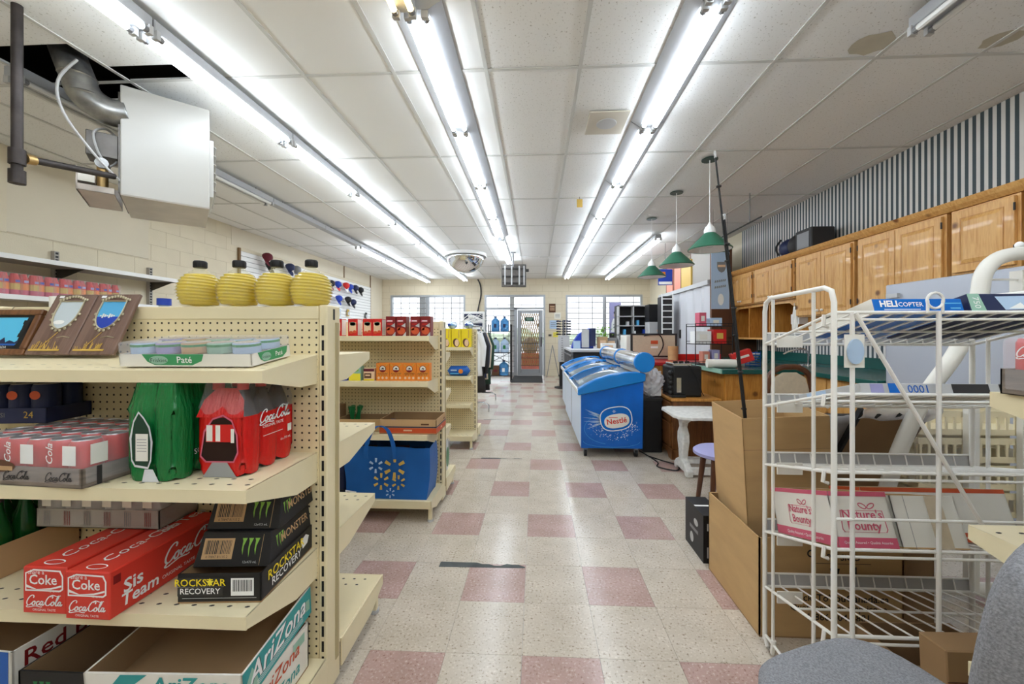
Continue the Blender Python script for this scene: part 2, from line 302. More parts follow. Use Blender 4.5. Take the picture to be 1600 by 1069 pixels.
# ============================================================ the setting
XL, XR, YB, YN, H = -4.83, 3.46, 12.1, -3.0, 2.995
floor = struct(MB().box(XL-.2, XR+.2, YN-.2, YB+.2, -.08, -.003).build('floor', 'asphalt'))
TX, TY, T = -.0554, 1.8514, .305
tile_me = {}
rest = {'tile_beige': MB(), 'tile_pink': MB()}
for j in range(-15, 34):
    for i in range(-16, 12):
        x0, y0 = TX+i*T, TY+j*T
        if x0+T < XL or x0 > XR or y0+T < YN or y0 > YB: continue
        m = 'tile_pink' if j % 2 == 0 and (i+j//2) % 2 else 'tile_beige'; g = .0006
        if -5 <= i <= 8 and -4 <= j <= 10 and x0 > -1.35:
            if m not in tile_me:
                o = MB().box(-T/2+g, T/2-g, -T/2+g, T/2-g, -.003, 0).build('floor_tile', m, floor); tile_me[m] = o.data
            else:
                o = bpy.data.objects.new('floor_tile', tile_me[m]); C.objects.link(o); o.parent = floor
            o.location = (x0+T/2, y0+T/2, random.uniform(-.0003, .0002))
        else: rest[m].box(max(XL, x0+g), min(XR, x0+T-g), max(YN, y0+g), min(YB, y0+T-g), -.003, 0)
for m, b in rest.items(): o = b.build('more_floor_tiles', m, floor); o['kind'] = 'stuff'
def jag(x0, x1, y0, w, n):
    r = random.Random(n); up = [(x1-(x1-x0)*k/n, y0+w*(1 if k > n*.55 else .35+.6*r.random())) for k in range(n+1)]
    return [(x0, y0), (x1, y0+w*.2)]+up
flat(floor, Matrix.Translation((0,0,.0006)), [jag(-.53, -.06, 2.115, .05, 14)], 'concrete_patch', 'exposed_concrete')
flat(floor, Matrix.Translation((0,0,.0006)), [jag(-.56, -.14, 3.985, .03, 12)], 'concrete_patch', 'exposed_concrete')
flat(floor, Matrix.Translation((0,0,.0006)), [jag(-.78, -.42, 5.81, .03, 10)], 'concrete_patch', 'exposed_concrete')

# ---- ceiling: deck, lay-in tiles, tee grid
ceiling = struct(MB().box(XL-.2, XR+.2, YN-.2, YB+.2, 3.45, 3.55).build('ceiling', 'ceiling_base'))
m = mat('ceiling_tile', (240,240,238), .85); nt, p = nodes(m); tc = add(nt, 'ShaderNodeTexCoord'); n = add(nt, 'ShaderNodeTexNoise'); n.inputs['Scale'].default_value = 75; n.inputs['Detail'].default_value = 2
nt.links.new(tc.outputs['Object'], n.inputs['Vector']); nt.links.new(ramp(nt, n.outputs[0], [(.30, rgb(196,194,188)), (.37, rgb(240,240,238))]), p.inputs['Base Color'])
mat('ceiling_tile_plain', (238,238,236), .85)
GX, GY = -.3257, 2.5463; ct = {}
for i in range(-8, 7):
    for j in range(-5, 8):
        x0, x1, y0, y1 = GX+i*.61, GX+(i+1)*.61, GY+j*1.22, GY+(j+1)*1.22
        mm = 'ceiling_tile' if i >= 0 or (i <= -4 and j <= 0) else 'ceiling_tile_plain'
        if (i, j) == (-5, -1): y1 = 2.2
        if (i, j) == (-5, 0): y0 = 2.75
        if (i, j) == (-4, -1): y1 = 2.4
        x0, x1, y0, y1 = max(x0, XL), min(x1, XR), max(y0, YN), min(y1, YB)
        if x1-x0 < .03 or y1-y0 < .05: continue
        k = (round(x1-x0, 3), round(y1-y0, 3), mm)
        if k not in ct:
            o = MB().box((x0-x1)/2, (x1-x0)/2, (y0-y1)/2, (y1-y0)/2, 0, .015).build('ceiling_tile', mm, ceiling); ct[k] = o.data
        else: o = bpy.data.objects.new('ceiling_tile', ct[k]); C.objects.link(o); o.parent = ceiling
        o.location = ((x0+x1)/2, (y0+y1)/2, H+random.choice((.002, .003, .004)))
for i in range(-7, 7):
    x = GX+i*.61; MB().box(x-.012, x+.012, YN, YB, H-.004, H+.002).build('main_tee', 'tee_white', ceiling)
for j in range(-4, 8):
    y = GY+j*1.22; MB().box(XL, XR, y-.012, y+.012, H-.003, H+.002).build('cross_tee', 'tee_white', ceiling)
Fc = frame((0,0,H+.0012), (1,0,0), (0,-1,0))
def blob(cx, cy, a, b, n, sd):
    r = random.Random(sd); return [(cx+a*math.cos(2*PI*k/n)*(.8+.3*r.random()), cy+b*math.sin(2*PI*k/n)*(.8+.3*r.random())) for k in range(n)]
flat(ceiling, Fc, [blob(2.0, -2.43, .12, .1, 14, 3)], 'stain', 'water_stain'); flat(ceiling, Fc, [blob(2.72, -2.43, .1, .08, 14, 5)], 'stain', 'water_stain')

# ---- walls
wall_left = struct(MB().box(XL-.2, XL-.006, YN-.2, YB+.2, 0, 3.45).build('wall_left', 'wall_cream')); blk = None
for r in range(9):
    for k in range(11):
        y = 2.5+k*.4+(.2 if r % 2 else 0); z = 1.2+r*.2
        if y+.4 > 6.5 and r > 2: continue
        if blk is None:
            o = MB().box(-.006, 0, -.1992, .1992, -.0992, .0992).build('concrete_block', 'wall_cream', wall_left, bevel=.0012, seg=1); blk = o.data; bm_ = o
        else:
            o = bm_.copy(); C.objects.link(o); o.parent = wall_left
        o.location = (XL, y+.2, z+.1)
MB().box(XL, XL+.012, 1.6, 4.66, 2.21, 2.985).build('plywood_panel', 'wall_panel', wall_left, bevel=.002, seg=1)
MB().box(XL+.012, XL+.02, 3.28, 3.34, 2.2, 2.985).build('panel_batten', 'wall_cream', wall_left)
for y0, y1 in ((6.0, 9.62), (9.66, 11.18), (11.24, 12.08)): MB().box(XL-.004, XL+.004, y0, y1, (2.7 if y1 < 11.2 else .1), H).build('wall_board', 'wall_panel', wall_left)
for y in (9.64, 11.21): MB().box(XL, XL+.014, y-.022, y+.022, (2.7 if y < 10 else .1), H).build('batten', 'batten', wall_left)
wall_right = struct(MB().box(XR, XR+.2, YN-.2, YB+.2, 0, 3.45).build('wall_right', 'wall_cream'))
mat('striped', (1,1,1)); MATS.pop('striped'); stripes('striped_wall', (214,211,206), (62,75,80), .055, 1, .6)
MB().box(XR-.006, XR, -2.5, 6.75, .1, H).build('striped_wallpaper', 'striped_wall', wall_right)
wall_near = struct(MB().box(XL, XR, YN-.2, YN, 0, 3.45).build('wall_near', 'wall_cream'))
op = [(-4.565, -2.197, .85, 2.505), (-1.597, .286, 0, 2.5), (.914, 3.24, .85, 2.49)]
b = MB(); xs = [XL]
for x0, x1, z0, z1 in op:
    b.box(xs[-1], x0, YB, YB+.22, 0, 3.45); b.box(x0, x1, YB, YB+.22, z1, 3.45)
    if z0 > 0: b.box(x0, x1, YB, YB+.22, 0, z0)
    xs.append(x1)
b.box(xs[-1], XR, YB, YB+.22, 0, 3.45)
m = mat('back_wall_paint', (221,209,184), .7); nt, p = nodes(m)
tc = add(nt, 'ShaderNodeTexCoord'); mp = add(nt, 'ShaderNodeMapping'); mp.inputs['Rotation'].default_value = (PI/2, 0, 0); br = add(nt, 'ShaderNodeTexBrick'); br.inputs['Scale'].default_value = 1; br.inputs['Brick Width'].default_value = .4; br.inputs['Row Height'].default_value = .2; br.inputs['Mortar Size'].default_value = .006
br.inputs['Color1'].default_value = br.inputs['Color2'].default_value = rgb(221,209,184); br.inputs['Mortar'].default_value = rgb(206,193,166)
nt.links.new(tc.outputs['Object'], mp.inputs[0]); nt.links.new(mp.outputs[0], br.inputs['Vector']); nt.links.new(br.outputs[0], p.inputs['Base Color'])
wall_back = struct(b.build('wall_back', m))
def window(name, x0, x1, z0, z1, mull, vb):
    y = YB+.06; fr = MB(); t = .06
    for q in ((x0, x1, z1-t, z1), (x0, x1, z0, z0+t)): fr.box(q[0], q[1], y-.06, y+.06, q[2], q[3])
    for x in (x0, x1-t): fr.box(x, x+t, y-.06, y+.06, z0+t, z1-t)
    o = struct(fr.build(name, 'alu', bevel=.004, seg=1)); MB().box(mull-.04, mull+.04, y-.05, y+.05, z0+t, z1-t).build('mullion', 'alu', o)
    for a, c in ((x0+t, mull-.04), (mull+.04, x1-t)): MB().box(a, c, y, y+.006, z0+t, z1-t).build('pane', 'glass_pane', o)
    MB().box(x0-.02, x1+.02, YB-.05, YB, z0-.03, z0).build('window_sill', 'offwhite', o)
    z = z0+.1
    while z < z1-.1: MB().cyl((x0+.02, y+.14, z), (x1-.02, y+.14, z), .011, 5).build('security_bar', 'steel_dark', o); z += .165
    x = x0+vb
    while x < x1-.1: MB().cyl((x, y+.15, z0), (x, y+.15, z1-.05), .011, 5).build('security_bar', 'steel_dark', o); x += vb
    return o
window('window_1', *op[0], -3.39, .27); window('window_2', *op[2], 2.09, .42)
# ---- entrance: frame, transom, side light, door leaf with folding gate
x0, x1, z0, z1 = op[1]; y = YB+.05; fr = MB(); t = .06
for q in ((x0, x0+t, 0, z1), (x1-t, x1, 0, z1), (-.69, -.58, 0, 2.1)): fr.box(q[0], q[1], y-.06, y+.06, q[2], q[3])
for z in (2.05, z1-t): fr.box(x0+t, x1-t, y-.06, y+.06, z, z+t)
fr.box(x0+t, -.69, y-.06, y+.06, 0, .12)
d = struct(fr.build('door_1', 'alu', bevel=.004, seg=1))
MB().box(x0+t, x1-t, y, y+.006, 2.11, z1-t).build('transom_pane', 'glass_pane', d); MB().box(x0+t, -.69, y, y+.006, .12, 2.05).build('side_pane', 'glass_pane', d)
lf = MB()
for q in ((-.57, -.47, .02, 2.03), (.11, .21, .02, 2.03)): lf.box(q[0], q[1], y-.03, y+.03, q[2], q[3])
lf.box(-.47, .11, y-.03, y+.03, .02, .2).box(-.47, .11, y-.03, y+.03, 1.93, 2.03)
lf = lf.build('door_leaf', 'alu', d); MB().box(-.47, .11, y, y+.006, .2, 1.93).build('pane', 'glass_pane', lf); MB().box(-.5, .14, y-.09, y-.06, 1.02, 1.06).build('push_bar', 'alu', lf); MB().box(.02, .12, y-.07, y-.03, 1.5, 1.6).build('lock_box', 'light_grey', lf); MB().cyl((.16, y-.09, .9), (.16, y-.09, 1.2), .015, 8).build('pull_handle', 'dark', lf)
la = MB(); n = 8
for k in range(n):
    cx = -.45+k*.54/n
    for zz in range(6):
        za, zb_ = .3+zz*.27, .3+(zz+1)*.27
        la.cyl((cx, y-.12, za), (cx+.54/n, y-.12, zb_), .011, 4); la.cyl((cx+.54/n, y-.115, za), (cx, y-.115, zb_), .011, 4)
gate = thing('folding_gate', 'folding lattice security gate drawn across the entrance door', 'gate', (0,0,0)); o = la.build('lattice', 'brass', gate)
for xx in (-.46, .1): MB().cyl((xx, y-.12, .1), (xx, y-.12, 1.98), .012, 6).build('gate_post', 'grey', gate)
for zz in (.55, .78, 1.0, .32): MB().cyl((-.46, y-.125, zz), (.1, y-.125, zz), .008, 6).build('gate_rail', 'dark', gate)
sb = thing('side_light_bars', 'grey security bars across the glass side light by the door', 'security bars')
for zz in range(12): MB().cyl((-1.55, y-.08, .3+zz*.155), (-.66, y-.08, .3+zz*.155), .007, 5).build('bar', 'steel_dark', sb)
for xx in (-1.3, -1.0, -.84): MB().cyl((xx, y-.085, .2), (xx, y-.085, 2.0), .007, 5).build('bar', 'steel_dark', sb)
tb = thing('transom_bars', 'thin security bars in the transom above the door', 'security bars')
for xx in (-1.2, -.85, -.45, 0): MB().cyl((xx, y+.1, 2.1), (xx, y+.1, 2.45), .007, 5).build('bar', 'steel_dark', tb)
MB().cyl((-1.55, y+.1, 2.2), (.25, y+.1, 2.2), .007, 5).build('bar', 'steel_dark', tb)
sgn = boxobj('open_sign', 'small dark green sign hanging inside the door glass', 'sign', (-.2, y-.16, 1.68), (.28, .02, .12), 'dark_green'); flat(sgn, FRONT(.28,.02,.12), [rect(0, .075, .2, .02), rect(0, .04, .16, .015)], 'mint', 'printed_line')
# ---- outside
g = struct(MB().box(-40, 40, YB+.22, 70, -.2, -.12).build('ground', 'asphalt'))
hd = tag(MB().grid(lambda u, v: Vector((-40+80*u, 58+.8*math.sin(u*70)*math.sin(v*9), -.2+v*(1.5+.4*math.sin(u*43)+.25*math.sin(u*97)))), 120, 8).build('tree_line', 'foliage', smooth=True, thick=1.0), 'pale green line of trees far beyond the parking lot', 'trees')
aw = struct(MB().box(-7, 6, YB+.22, YB+2.6, 2.75, 2.95).build('trim_1', 'offwhite')); struct(MB().box(-4.3, -4.1, YB+2.2, YB+2.4, -.12, 2.75).build('trim_2', 'grey')); struct(MB().box(-.95, -.8, YB+2.2, YB+2.4, -.12, 2.75).build('trim_3', 'light_grey'))
pl = thing('planter', 'reddish planter box with grey round shrub outside the door', 'planter', (-.2, YB+1.6, -.12)); MB().box(-.3, .3, -.25, .25, 0, .75).build('box', 'orange_red', pl, bevel=.01); MB().ball((0,0,1.0), .3, (1,1,1)).build('shrub', 'grey', pl, smooth=True)
# ============================================================ on and under the ceiling
def fixture(kind, tube, L=1.19):
    r = bpy.data.objects.new('fluorescent_fixture', None); C.objects.link(r); r.empty_display_size = .05; z = -.095
    if kind == 'wide':
        MB().prism([(-.135, -.004), (-.065, -.05), (.065, -.05), (.135, -.004), (.134, .002), (-.134, .002)], L, frame((0, L/2, 0), (1,0,0), (0,0,1))).build('reflector', 'reflector', r); tx = (-.045, .045); z = -.069; zh = -.1
    else:
        MB().box(-.05, .05, -L/2, L/2, -.095, -.03).build('housing', 'reflector', r, bevel=.004, seg=1); tx = (-.042, .042); z = -.116; zh = -.05
    for y in (-L*.3, L*.3): MB().cyl((0, y, -.03), (0, y, .005), .006, 6).build('hanger', 'grey', r)
    if kind == 'bare': return r
    for x in tx:
        t = MB().cyl((x, -L/2+.05, z), (x, L/2-.05, z), .0165, 8).build('tube', tube, r, smooth=True)
        for s in (-1, 1):
            MB().cyl((x, s*(L/2-.05), z), (x, s*(L/2-.026), z), .0168, 8).build('tube_cap', 'grey', t)
            MB().box(x-.017, x+.017, min(s*(L/2-.004), s*(L/2-.026)), max(s*(L/2-.004), s*(L/2-.026)), z-.018, z+.03).build('lamp_holder', 'light_grey', r)
    return r
protos = {}
def place_fix(kind, tube, x, y0, n, label, group, step=1.2):
    for k in range(n):
        key = (kind, tube)
        if key in protos: o = dup(protos[key])
        else: o = protos[key] = fixture(kind, tube)
        o.location = (x, y0+step*(k+.5), H-.005); tag(o, label if n == 1 else label+', '+ORD[n-1-k]+' from the entrance wall', 'ceiling light', group)
place_fix('wide', 'tube_lit', .9, -2.8, 12, 'wide twin-tube fluorescent light in the row passing the ceiling speaker', 'wide lights in the row over the aisle')  # those behind the camera are added, unseen, to brighten the room
place_fix('wide', 'tube_lit', -.62, 1.99, 4, 'wide twin-tube fluorescent light in line with the hanging monitor', 'wide lights in the row towards the monitor', 1.19)
place_fix('narrow', 'tube_lit', -.6, 6.76, 2, 'narrow lit fluorescent light just before the hanging monitor', 'narrow lights before the monitor', 1.19)
place_fix('narrow', 'tube_warm', -.66, .76, 1, 'narrow fluorescent light with two yellowed tubes', None)
place_fix('wide', 'tube_lit', -.62, -1.7, 2, 'added unseen wide fluorescent light out past the yellowed one', 'added wide lights behind the yellowed light')  # out-of-view fixtures added to light the faces turned to the camera
place_fix('narrow', 'tube_lit', -2.09, -2.8, 12, 'narrow lit fluorescent light in the row beside the heater', 'narrow lights beside the heater')  # row carried on out of view behind the camera as added light
place_fix('narrow', 'tube_off', -3.29, 2.3, 2, 'narrow fluorescent light with dark tubes behind the hanging heater', 'unlit lights behind the heater')
place_fix('bare', 'none', -3.29, 4.7, 2, 'bare white light housing without tubes, near the left block wall', 'bare light housings')
place_fix('narrow', 'tube_lit', -3.29, 7.1, 4, 'narrow lit fluorescent light above the wall of hanging caps', 'lit lights above the caps')
place_fix('narrow', 'tube_lit', 2.06, 6.7, 4, 'narrow fluorescent light beyond the green pendant lamps', 'lights beyond the pendant lamps')
place_fix('narrow', 'tube_off', 2.04, 1.0, 1, 'narrow fluorescent light with unlit tubes beside a water-stained ceiling tile', None)

place_fix('narrow', 'tube_lit', 2.04, -2.6, 3, 'added unseen narrow fluorescent light in line with the unlit one', 'added lit lights before the unlit one')  # unseen lit fixtures added to brighten the right side
def pendant(loc, rim, R, label):
    r = thing('pendant_lamp', label, 'pendant lamp', loc, 0, 'green pendant lamps'); z = rim-loc[2]
    MB().lathe([(.075,-.012), (.075,-.004), (.05,0)], n=20).build('ceiling_rose', 'dark_green', r, smooth=True)
    MB().cyl((0,0,-.01), (0,0,z+.26), .004, 6).build('cord', 'white', r)
    MB().lathe([(.052,z+.15), (.054,z+.185), (.046,z+.215), (.02,z+.245), (.008,z+.27)], n=16).build('socket_cap', 'white', r, smooth=True)
    sh = MB().lathe([(R,z), (R+.003,z+.008), (.05,z+.165), (.046,z+.165), (R-.008,z+.01), (R-.004,z)], n=36, cap=False).build('shade', 'green_shade', r, smooth=True)
    MB().lathe([(R-.006,z+.002), (R-.012,z+.004), (.047,z+.155), (.0001,z+.157)], n=36, cap=False).build('shade_lining', 'white', sh, smooth=True)
    MB().lathe([(.0001,z+.02), (.03,z+.03), (.042,z+.06), (.03,z+.1), (.02,z+.13)], n=14).build('bulb', 'white_gloss', r, smooth=True)
for x, y, rim, lb in ((1.703,3.93,2.10,'green conical pendant lamp crossed by the leaning black rods'), (1.70,4.83,2.10,'green conical pendant lamp, the middle one of three'), (1.715,5.9,2.12,'green conical pendant lamp hanging nearest the grey closet')): pendant((x, y, H-.004), rim, .2, lb)

r = thing('dome_mirror', 'convex dome security mirror with white rim on the ceiling', 'mirror', (-1.5, 8.3, H-.004))
MB().lathe([(.40*math.cos(a*PI/24), -.05-.36*math.sin(a*PI/24)) for a in range(0, 13)][:-1]+[(.0001,-.41)], n=32).build('mirror_dome', 'mirror', r, smooth='all')
MB().lathe([(.44,-.065), (.45,-.05), (.44,0), (.39,0), (.39,-.065)], n=32, cap=False).build('rim', 'white', r, smooth=True)
b = MB()
for k in range(9): b.cyl((.4*math.cos(PI+k*PI/8)*1.0, .4*math.sin(PI+k*PI/8), -.05), (.36*math.cos(PI+k*PI/8), .36*math.sin(PI+k*PI/8), -.16), .012, 5)
r = thing('hanging_monitor', 'grey flat monitor seen from behind on a ceiling pole mount', 'monitor', (-.45, 8.2, H-.004), .12)
MB().cyl((-.03,0,0), (-.03,0,-.3), .018, 8).build('pole', 'grey', r); MB().box(-.08, .02, -.05, .05, -.012, 0).build('ceiling_plate', 'grey', r)
o = MB().box(-.27, .25, .02, .08, -.72, -.24).build('screen', 'steel_dark', r, bevel=.01)
b = MB()
for x in (-.2, -.06, .1, .2): b.box(x-.014, x+.014, -.02, .02, -.68, -.28)
b.build('mount_arms', 'light_grey', r)
for z in (-.34, -.5, -.64): MB().box(-.25, .23, -.01, .02, z-.012, z+.012).build('mount_rail', 'dark', r)
MB().box(.24, .3, .0, .05, -.4, -.34).build('connector', 'dark', r)
r = thing('ceiling_speaker', 'square beige ceiling speaker plate with a round grille', 'speaker', (.57, 3.21, H-.005)); MB().box(-.155, .155, -.17, .17, -.012, 0).build('plate', 'speaker_beige', r, bevel=.003, seg=1)
MB().lathe([(.001,-.016), (.078,-.016), (.082,-.012)], n=28).build('round_grille', 'light_grey', r)
r = thing('ceiling_vent', 'small white slotted vent in the ceiling beyond the tag', 'vent', (.3, 8.7, H-.005)); MB().box(-.25,.25,-.1,.1,-.012,0).build('frame', 'white', r); MB().box(-.22,.22,-.07,-.055,-.016,-.012).build('slot', 'grey', r)
r = thing('hanging_tag', 'small yellowed tag hanging from a ceiling hook', 'tag', (.545, 4.93, H-.004)); MB().cyl((0,0,0), (0,0,-.03), .004, 5).build('hook', 'steel_dark', r); MB().box(-.035,.035,-.006,.006,-.13,-.03).build('tag_card', 'gold', r, bevel=.003, seg=1)
r = thing('hanging_rail', 'thin black rail hung on rods from the ceiling before the striped wall', 'rail', (2.6, 4.9, H-.004))
for y in (0, 1.1): MB().cyl((0,y,0), (0,y,-.36), .007, 6).build('rod', 'grey', r)
MB().cyl((0,-.25,-.36), (0,1.5,-.36), .01, 6).build('bar', 'dark', r)

# ---- gas unit heater with its flue and pipes
r = thing('unit_heater', 'white metal gas unit heater hanging from the ceiling', 'heater', (-2.713, 2.434, 2.185), math.atan2(.683, .731)); L, D, HH = .46, .66, .72
MB().box(0, L, 0, D, .0, HH).build('cabinet', 'heater_white', r, bevel=.006)
MB().box(.002, L-.002, .002, D-.002, -.004, .0).build('bottom_plate', 'heater_under', r)
MB().box(L, L+.025, .05, D-.05, .1, HH-.2).build('louvre_frame', 'heater_white', r, bevel=.003, seg=1)
for k in range(6): MB().cbox((L+.03, D/2, .16+k*.065), (.03, D-.14, .004), Matrix.Rotation(.5, 3, 'Y')).build('louvre', 'heater_white', r)
MB().box(-.012, 0, .03, D-.03, .02, HH-.04).build('back_plate', 'steel_dark', r)
o = MB().box(-.2, -.03, .04, .5, 0, .006).box(-.2, -.194, .04, .5, 0, .15).box(-.2, -.03, .04, .046, 0, .04).box(-.2, -.03, .494, .5, 0, .15).build('burner_tray', 'heater_under', r)
MB().box(-.194, -.12, .05, .49, .06, .14).build('burner_cover', 'offwhite', r)
MB().box(-.17, -.02, .12, .28, .26, .42).build('control_box', 'steel_dark', r, bevel=.004, seg=1); MB().box(-.12, -.02, .3, .44, .3, .36).build('terminal_box', 'galvanised', r)
MB().cyl((-.09, .1, .04), (-.09, .1, .22), .028, 10).build('gas_valve', 'brass', r, smooth=True); MB().cyl((-.09, .06, .2), (-.09, .14, .2), .034, 10).build('valve_body', 'galvanised', r, smooth=True)
MB().tube(crom([(-.02,.2,.42), (-.08,.16,.46), (-.13,.1,.4), (-.11,.08,.28), (-.07,.1,.2)], 6), .007, 6).build('flex_conduit', 'light_grey', r, smooth=True)
MB().tube(crom([(-.04,.24,.44), (-.06,.22,.34), (-.03,.16,.26), (-.06,.12,.2)], 6), .006, 6).build('flex_conduit', 'light_grey', r, smooth=True)
iM = r.matrix_basis.inverted()
wp = lambda *p: tuple(iM @ Vector(p))
MB().tube(crom([wp(-2.74,2.5,2.74), wp(-2.8,2.44,2.73), wp(-2.88,2.38,2.8), wp(-2.92,2.36,2.92), wp(-3.0,2.36,3.12), wp(-3.05,2.36,3.3)], 5), .085, 16).build('flue_duct', 'galvanised', r, smooth='all')
for q in ((-2.875,2.383,2.795), (-2.915,2.362,2.91)): MB().lathe([(.088,-.008), (.094,0), (.088,.008)], wp(*q), 16).build('duct_seam', 'galvanised', r)
gx, gy = -2.72, 1.93
hp = lambda *p: wp(gx+p[0], gy+p[1], p[2])
MB().cyl(hp(0,0,2.12), hp(0,0,3.2), .022, 12).build('gas_riser', 'iron_pipe', r, smooth=True); MB().cyl(hp(0,0,2.06), hp(0,0,2.13), .032, 12).build('drip_cap', 'iron_pipe', r, smooth=True); MB().cyl(hp(0,0,2.16), hp(0,0,2.24), .032, 12).build('tee_fitting', 'iron_pipe', r, smooth=True)
MB().cyl(hp(0,0,2.2), hp(-.03,.5,2.3), .019, 10).build('gas_branch', 'iron_pipe', r, smooth=True); MB().cyl(hp(.002,.03,2.205), hp(0,.07,2.212), .026, 10).build('union', 'brass', r, smooth=True)
MB().tube(crom([hp(-.1,.35,2.96), hp(-.16,.3,2.8), hp(-.15,.32,2.62), hp(-.08,.42,2.42), hp(-.02,.5,2.3), hp(.0,.54,2.26)], 6), .008, 6).build('power_conduit', 'light_grey', r, smooth=True)
# ============================================================ gondola shelving
def gondola(label, x_end, yc, near, far, n=1, dirx=-1, hgt=1.37, half=.05, basen=.4, basef=.38, kick=True):
    r = thing('gondola_shelf', label, 'shelving', (x_end, yc, 0)); L = 1.22
    sx = dirx
    def bx(b, x0, x1, *a): return b.box(min(sx*x0, sx*x1), max(sx*x0, sx*x1), *a)
    for k in range(n+1):
        x = k*L
        u = bx(MB(), x, x+.03, -half, half, .02, hgt).build('upright', 'cream_metal', r, bevel=.004, seg=1); b = MB()
        z = .12
        while z < hgt-.06:
            for s in (-1, 1): bx(b, x+.011, x+.019, s*half-.001, s*half+.001, z, z+.036)
            z += .052
        b.build('slots', 'black', u)
        if k == 0: bx(MB(), -.003, 0, half-.035, half-.015, .1, hgt-.06).build('groove', 'pegboard_edge', u); bx(MB(), -.0015, 0, half-.05, half-.04, hgt-.05, hgt-.012).build('hook_slot', 'black', u)
    for k in range(n):
        x0, x1 = k*L+.03, (k+1)*L
        for s in (-1, 1):
            bx(MB(), x0, x1, min(s*half, s*(half-.012))+.0, max(s*half, s*(half-.012)), .1, hgt-.05).build('peg_panel', 'pegboard', r)
        bx(MB(), x0, x1, -half-.003, half+.003, hgt-.05, hgt-.004).build('top_rail', 'cream_metal', r, bevel=.003, seg=1)
        for s, lst, bd in ((-1, near, basen), (1, far, basef)):
            for sh in lst:
                z, d = sh[0], sh[1]; zb = sh[2] if len(sh) > 2 else z     # front height, depth, back height
                y0, y1 = s*half, s*(half+d); e0, e1 = sx*(x0+.004), sx*(x1-.004); lo, hi = min(e0, e1), max(e0, e1)
                b = MB(); b._add([(lo,y0,zb-.012),(hi,y0,zb-.012),(hi,y1,z-.012),(lo,y1,z-.012),(lo,y0,zb),(hi,y0,zb),(hi,y1,z),(lo,y1,z)], [(0,1,2,3),(7,6,5,4),(4,5,1,0),(5,6,2,1),(6,7,3,2),(7,4,0,3)])
                b.box(lo, hi, min(y1, y1+s*.004), max(y1, y1+s*.004), z-.034, z)
                so = b.build('shelf', 'cream_metal', r)
                for ex in (e0, e1):
                    MB().prism([(0, zb), (0, zb-.1), (d*.35, zb-.1), (d, z-.034), (d, z)][::-1] if s > 0 else [(0, zb), (0, zb-.1), (d*.35, zb-.1), (d, z-.034), (d, z)], .003, frame((ex-.0015, y0, 0), (0, s, 0), (0,0,1))).build('bracket', 'cream_metal', so)
                b = MB(); nn = int((x1-x0)/.05)
                for q in range(nn):
                    for row in (0, 1):
                        xx = sx*(x0+.03+q*.05+row*.02); yy = y1-s*(.035+row*.04); zz = z+(zb-z)*(.035+row*.04)/d+.0006
                        b.poly([(xx+.007*math.cos(t*PI/3)+.002*math.sin(t*PI/3), yy+.004*math.sin(t*PI/3), zz) for t in range(6)])
                o = b.build('perforations', 'dark', so); o['kind'] = 'stuff'
            if bd:
                y0, y1 = s*half, s*(half+bd); a = bx(MB(), x0-.03, x1, min(y0,y1), max(y0,y1), .135, .15)
                bx(a, x0-.03, x1, min(y1, y1+s*.006), max(y1, y1+s*.006), .095, .15)
                dk = a.build('base_deck', 'cream_metal', r, bevel=.002, seg=1); b = MB()
                for q in range(int((x1-x0)/.05)):
                    for row in (0, 1):
                        xx = sx*(x0+.03+q*.05+row*.02); yy = y1-s*(.035+row*.04); b.poly([(xx+.007*math.cos(t*PI/3), yy+.004*math.sin(t*PI/3), .1506) for t in range(6)])
                o = b.build('perforations', 'dark', dk); o['kind'] = 'stuff'
    for s, bd in ((-1, basen), (1, basef)):
        if not bd: continue
        for k in range(n+1):
            x = k*L
            MB().prism([(0, .15), (0, .05), (bd-.12, .06), (bd+.006, .105), (bd+.006, .15)][::-1] if s > 0 else [(0, .15), (0, .05), (bd-.12, .06), (bd+.006, .105), (bd+.006, .15)], .006, frame((sx*x-(0 if sx < 0 else .006)+(.001 if sx < 0 else -.001), s*half, 0), (0, s, 0), (0,0,1))).build('base_bracket', 'cream_metal', r)
            f = bx(MB(), x+.004, x+.03, s*(half+bd)-s*.045 if s > 0 else s*(half+bd)+.02, s*(half+bd)-.02 if s > 0 else s*(half+bd)+.045, .012, .135).build('leg', 'cream_metal', r, bevel=.003, seg=1)
            MB().cyl((sx*(x+.017), s*(half+bd)-s*.032, 0), (sx*(x+.017), s*(half+bd)-s*.032, .014), .02, 10).build('levelling_foot', 'light_grey', f)
    return r
G1, G2, G3 = 1.365, 2.97, 4.62
gondola('cream metal gondola shelf stocked with soda packs and trays', -.72, G1, [(1.167,.27,1.198), (.86,.33), (.53,.33)], [(1.19,.33), (.855,.39), (.525,.39)], n=2, half=.045)
gondola('cream metal gondola shelf holding orange boxes and a blue shopping bag', -.70, G2, [(1.258,.26), (.945,.29), (.586,.31)], [(1.12,.3), (.81,.33), (.5,.33)], n=2, basen=.32, basef=.32)
gondola('cream metal gondola shelf holding yellow boxes and a blue cookie pack', -.70, G3, [(1.125,.2), (.795,.2), (.48,.22)], [(1.1,.25), (.8,.25), (.48,.25)], n=2, basen=.29, basef=.26, hgt=1.335)
GRX, GRY = 1.0, .50
gondola('cream metal gondola shelf end with a wooden-look soda crate, beside the grey chair', GRX, GRY, [], [(1.137,.395), (.812,.44), (.485,.44)], n=1, dirx=1, half=.045, basen=.4, basef=.38)
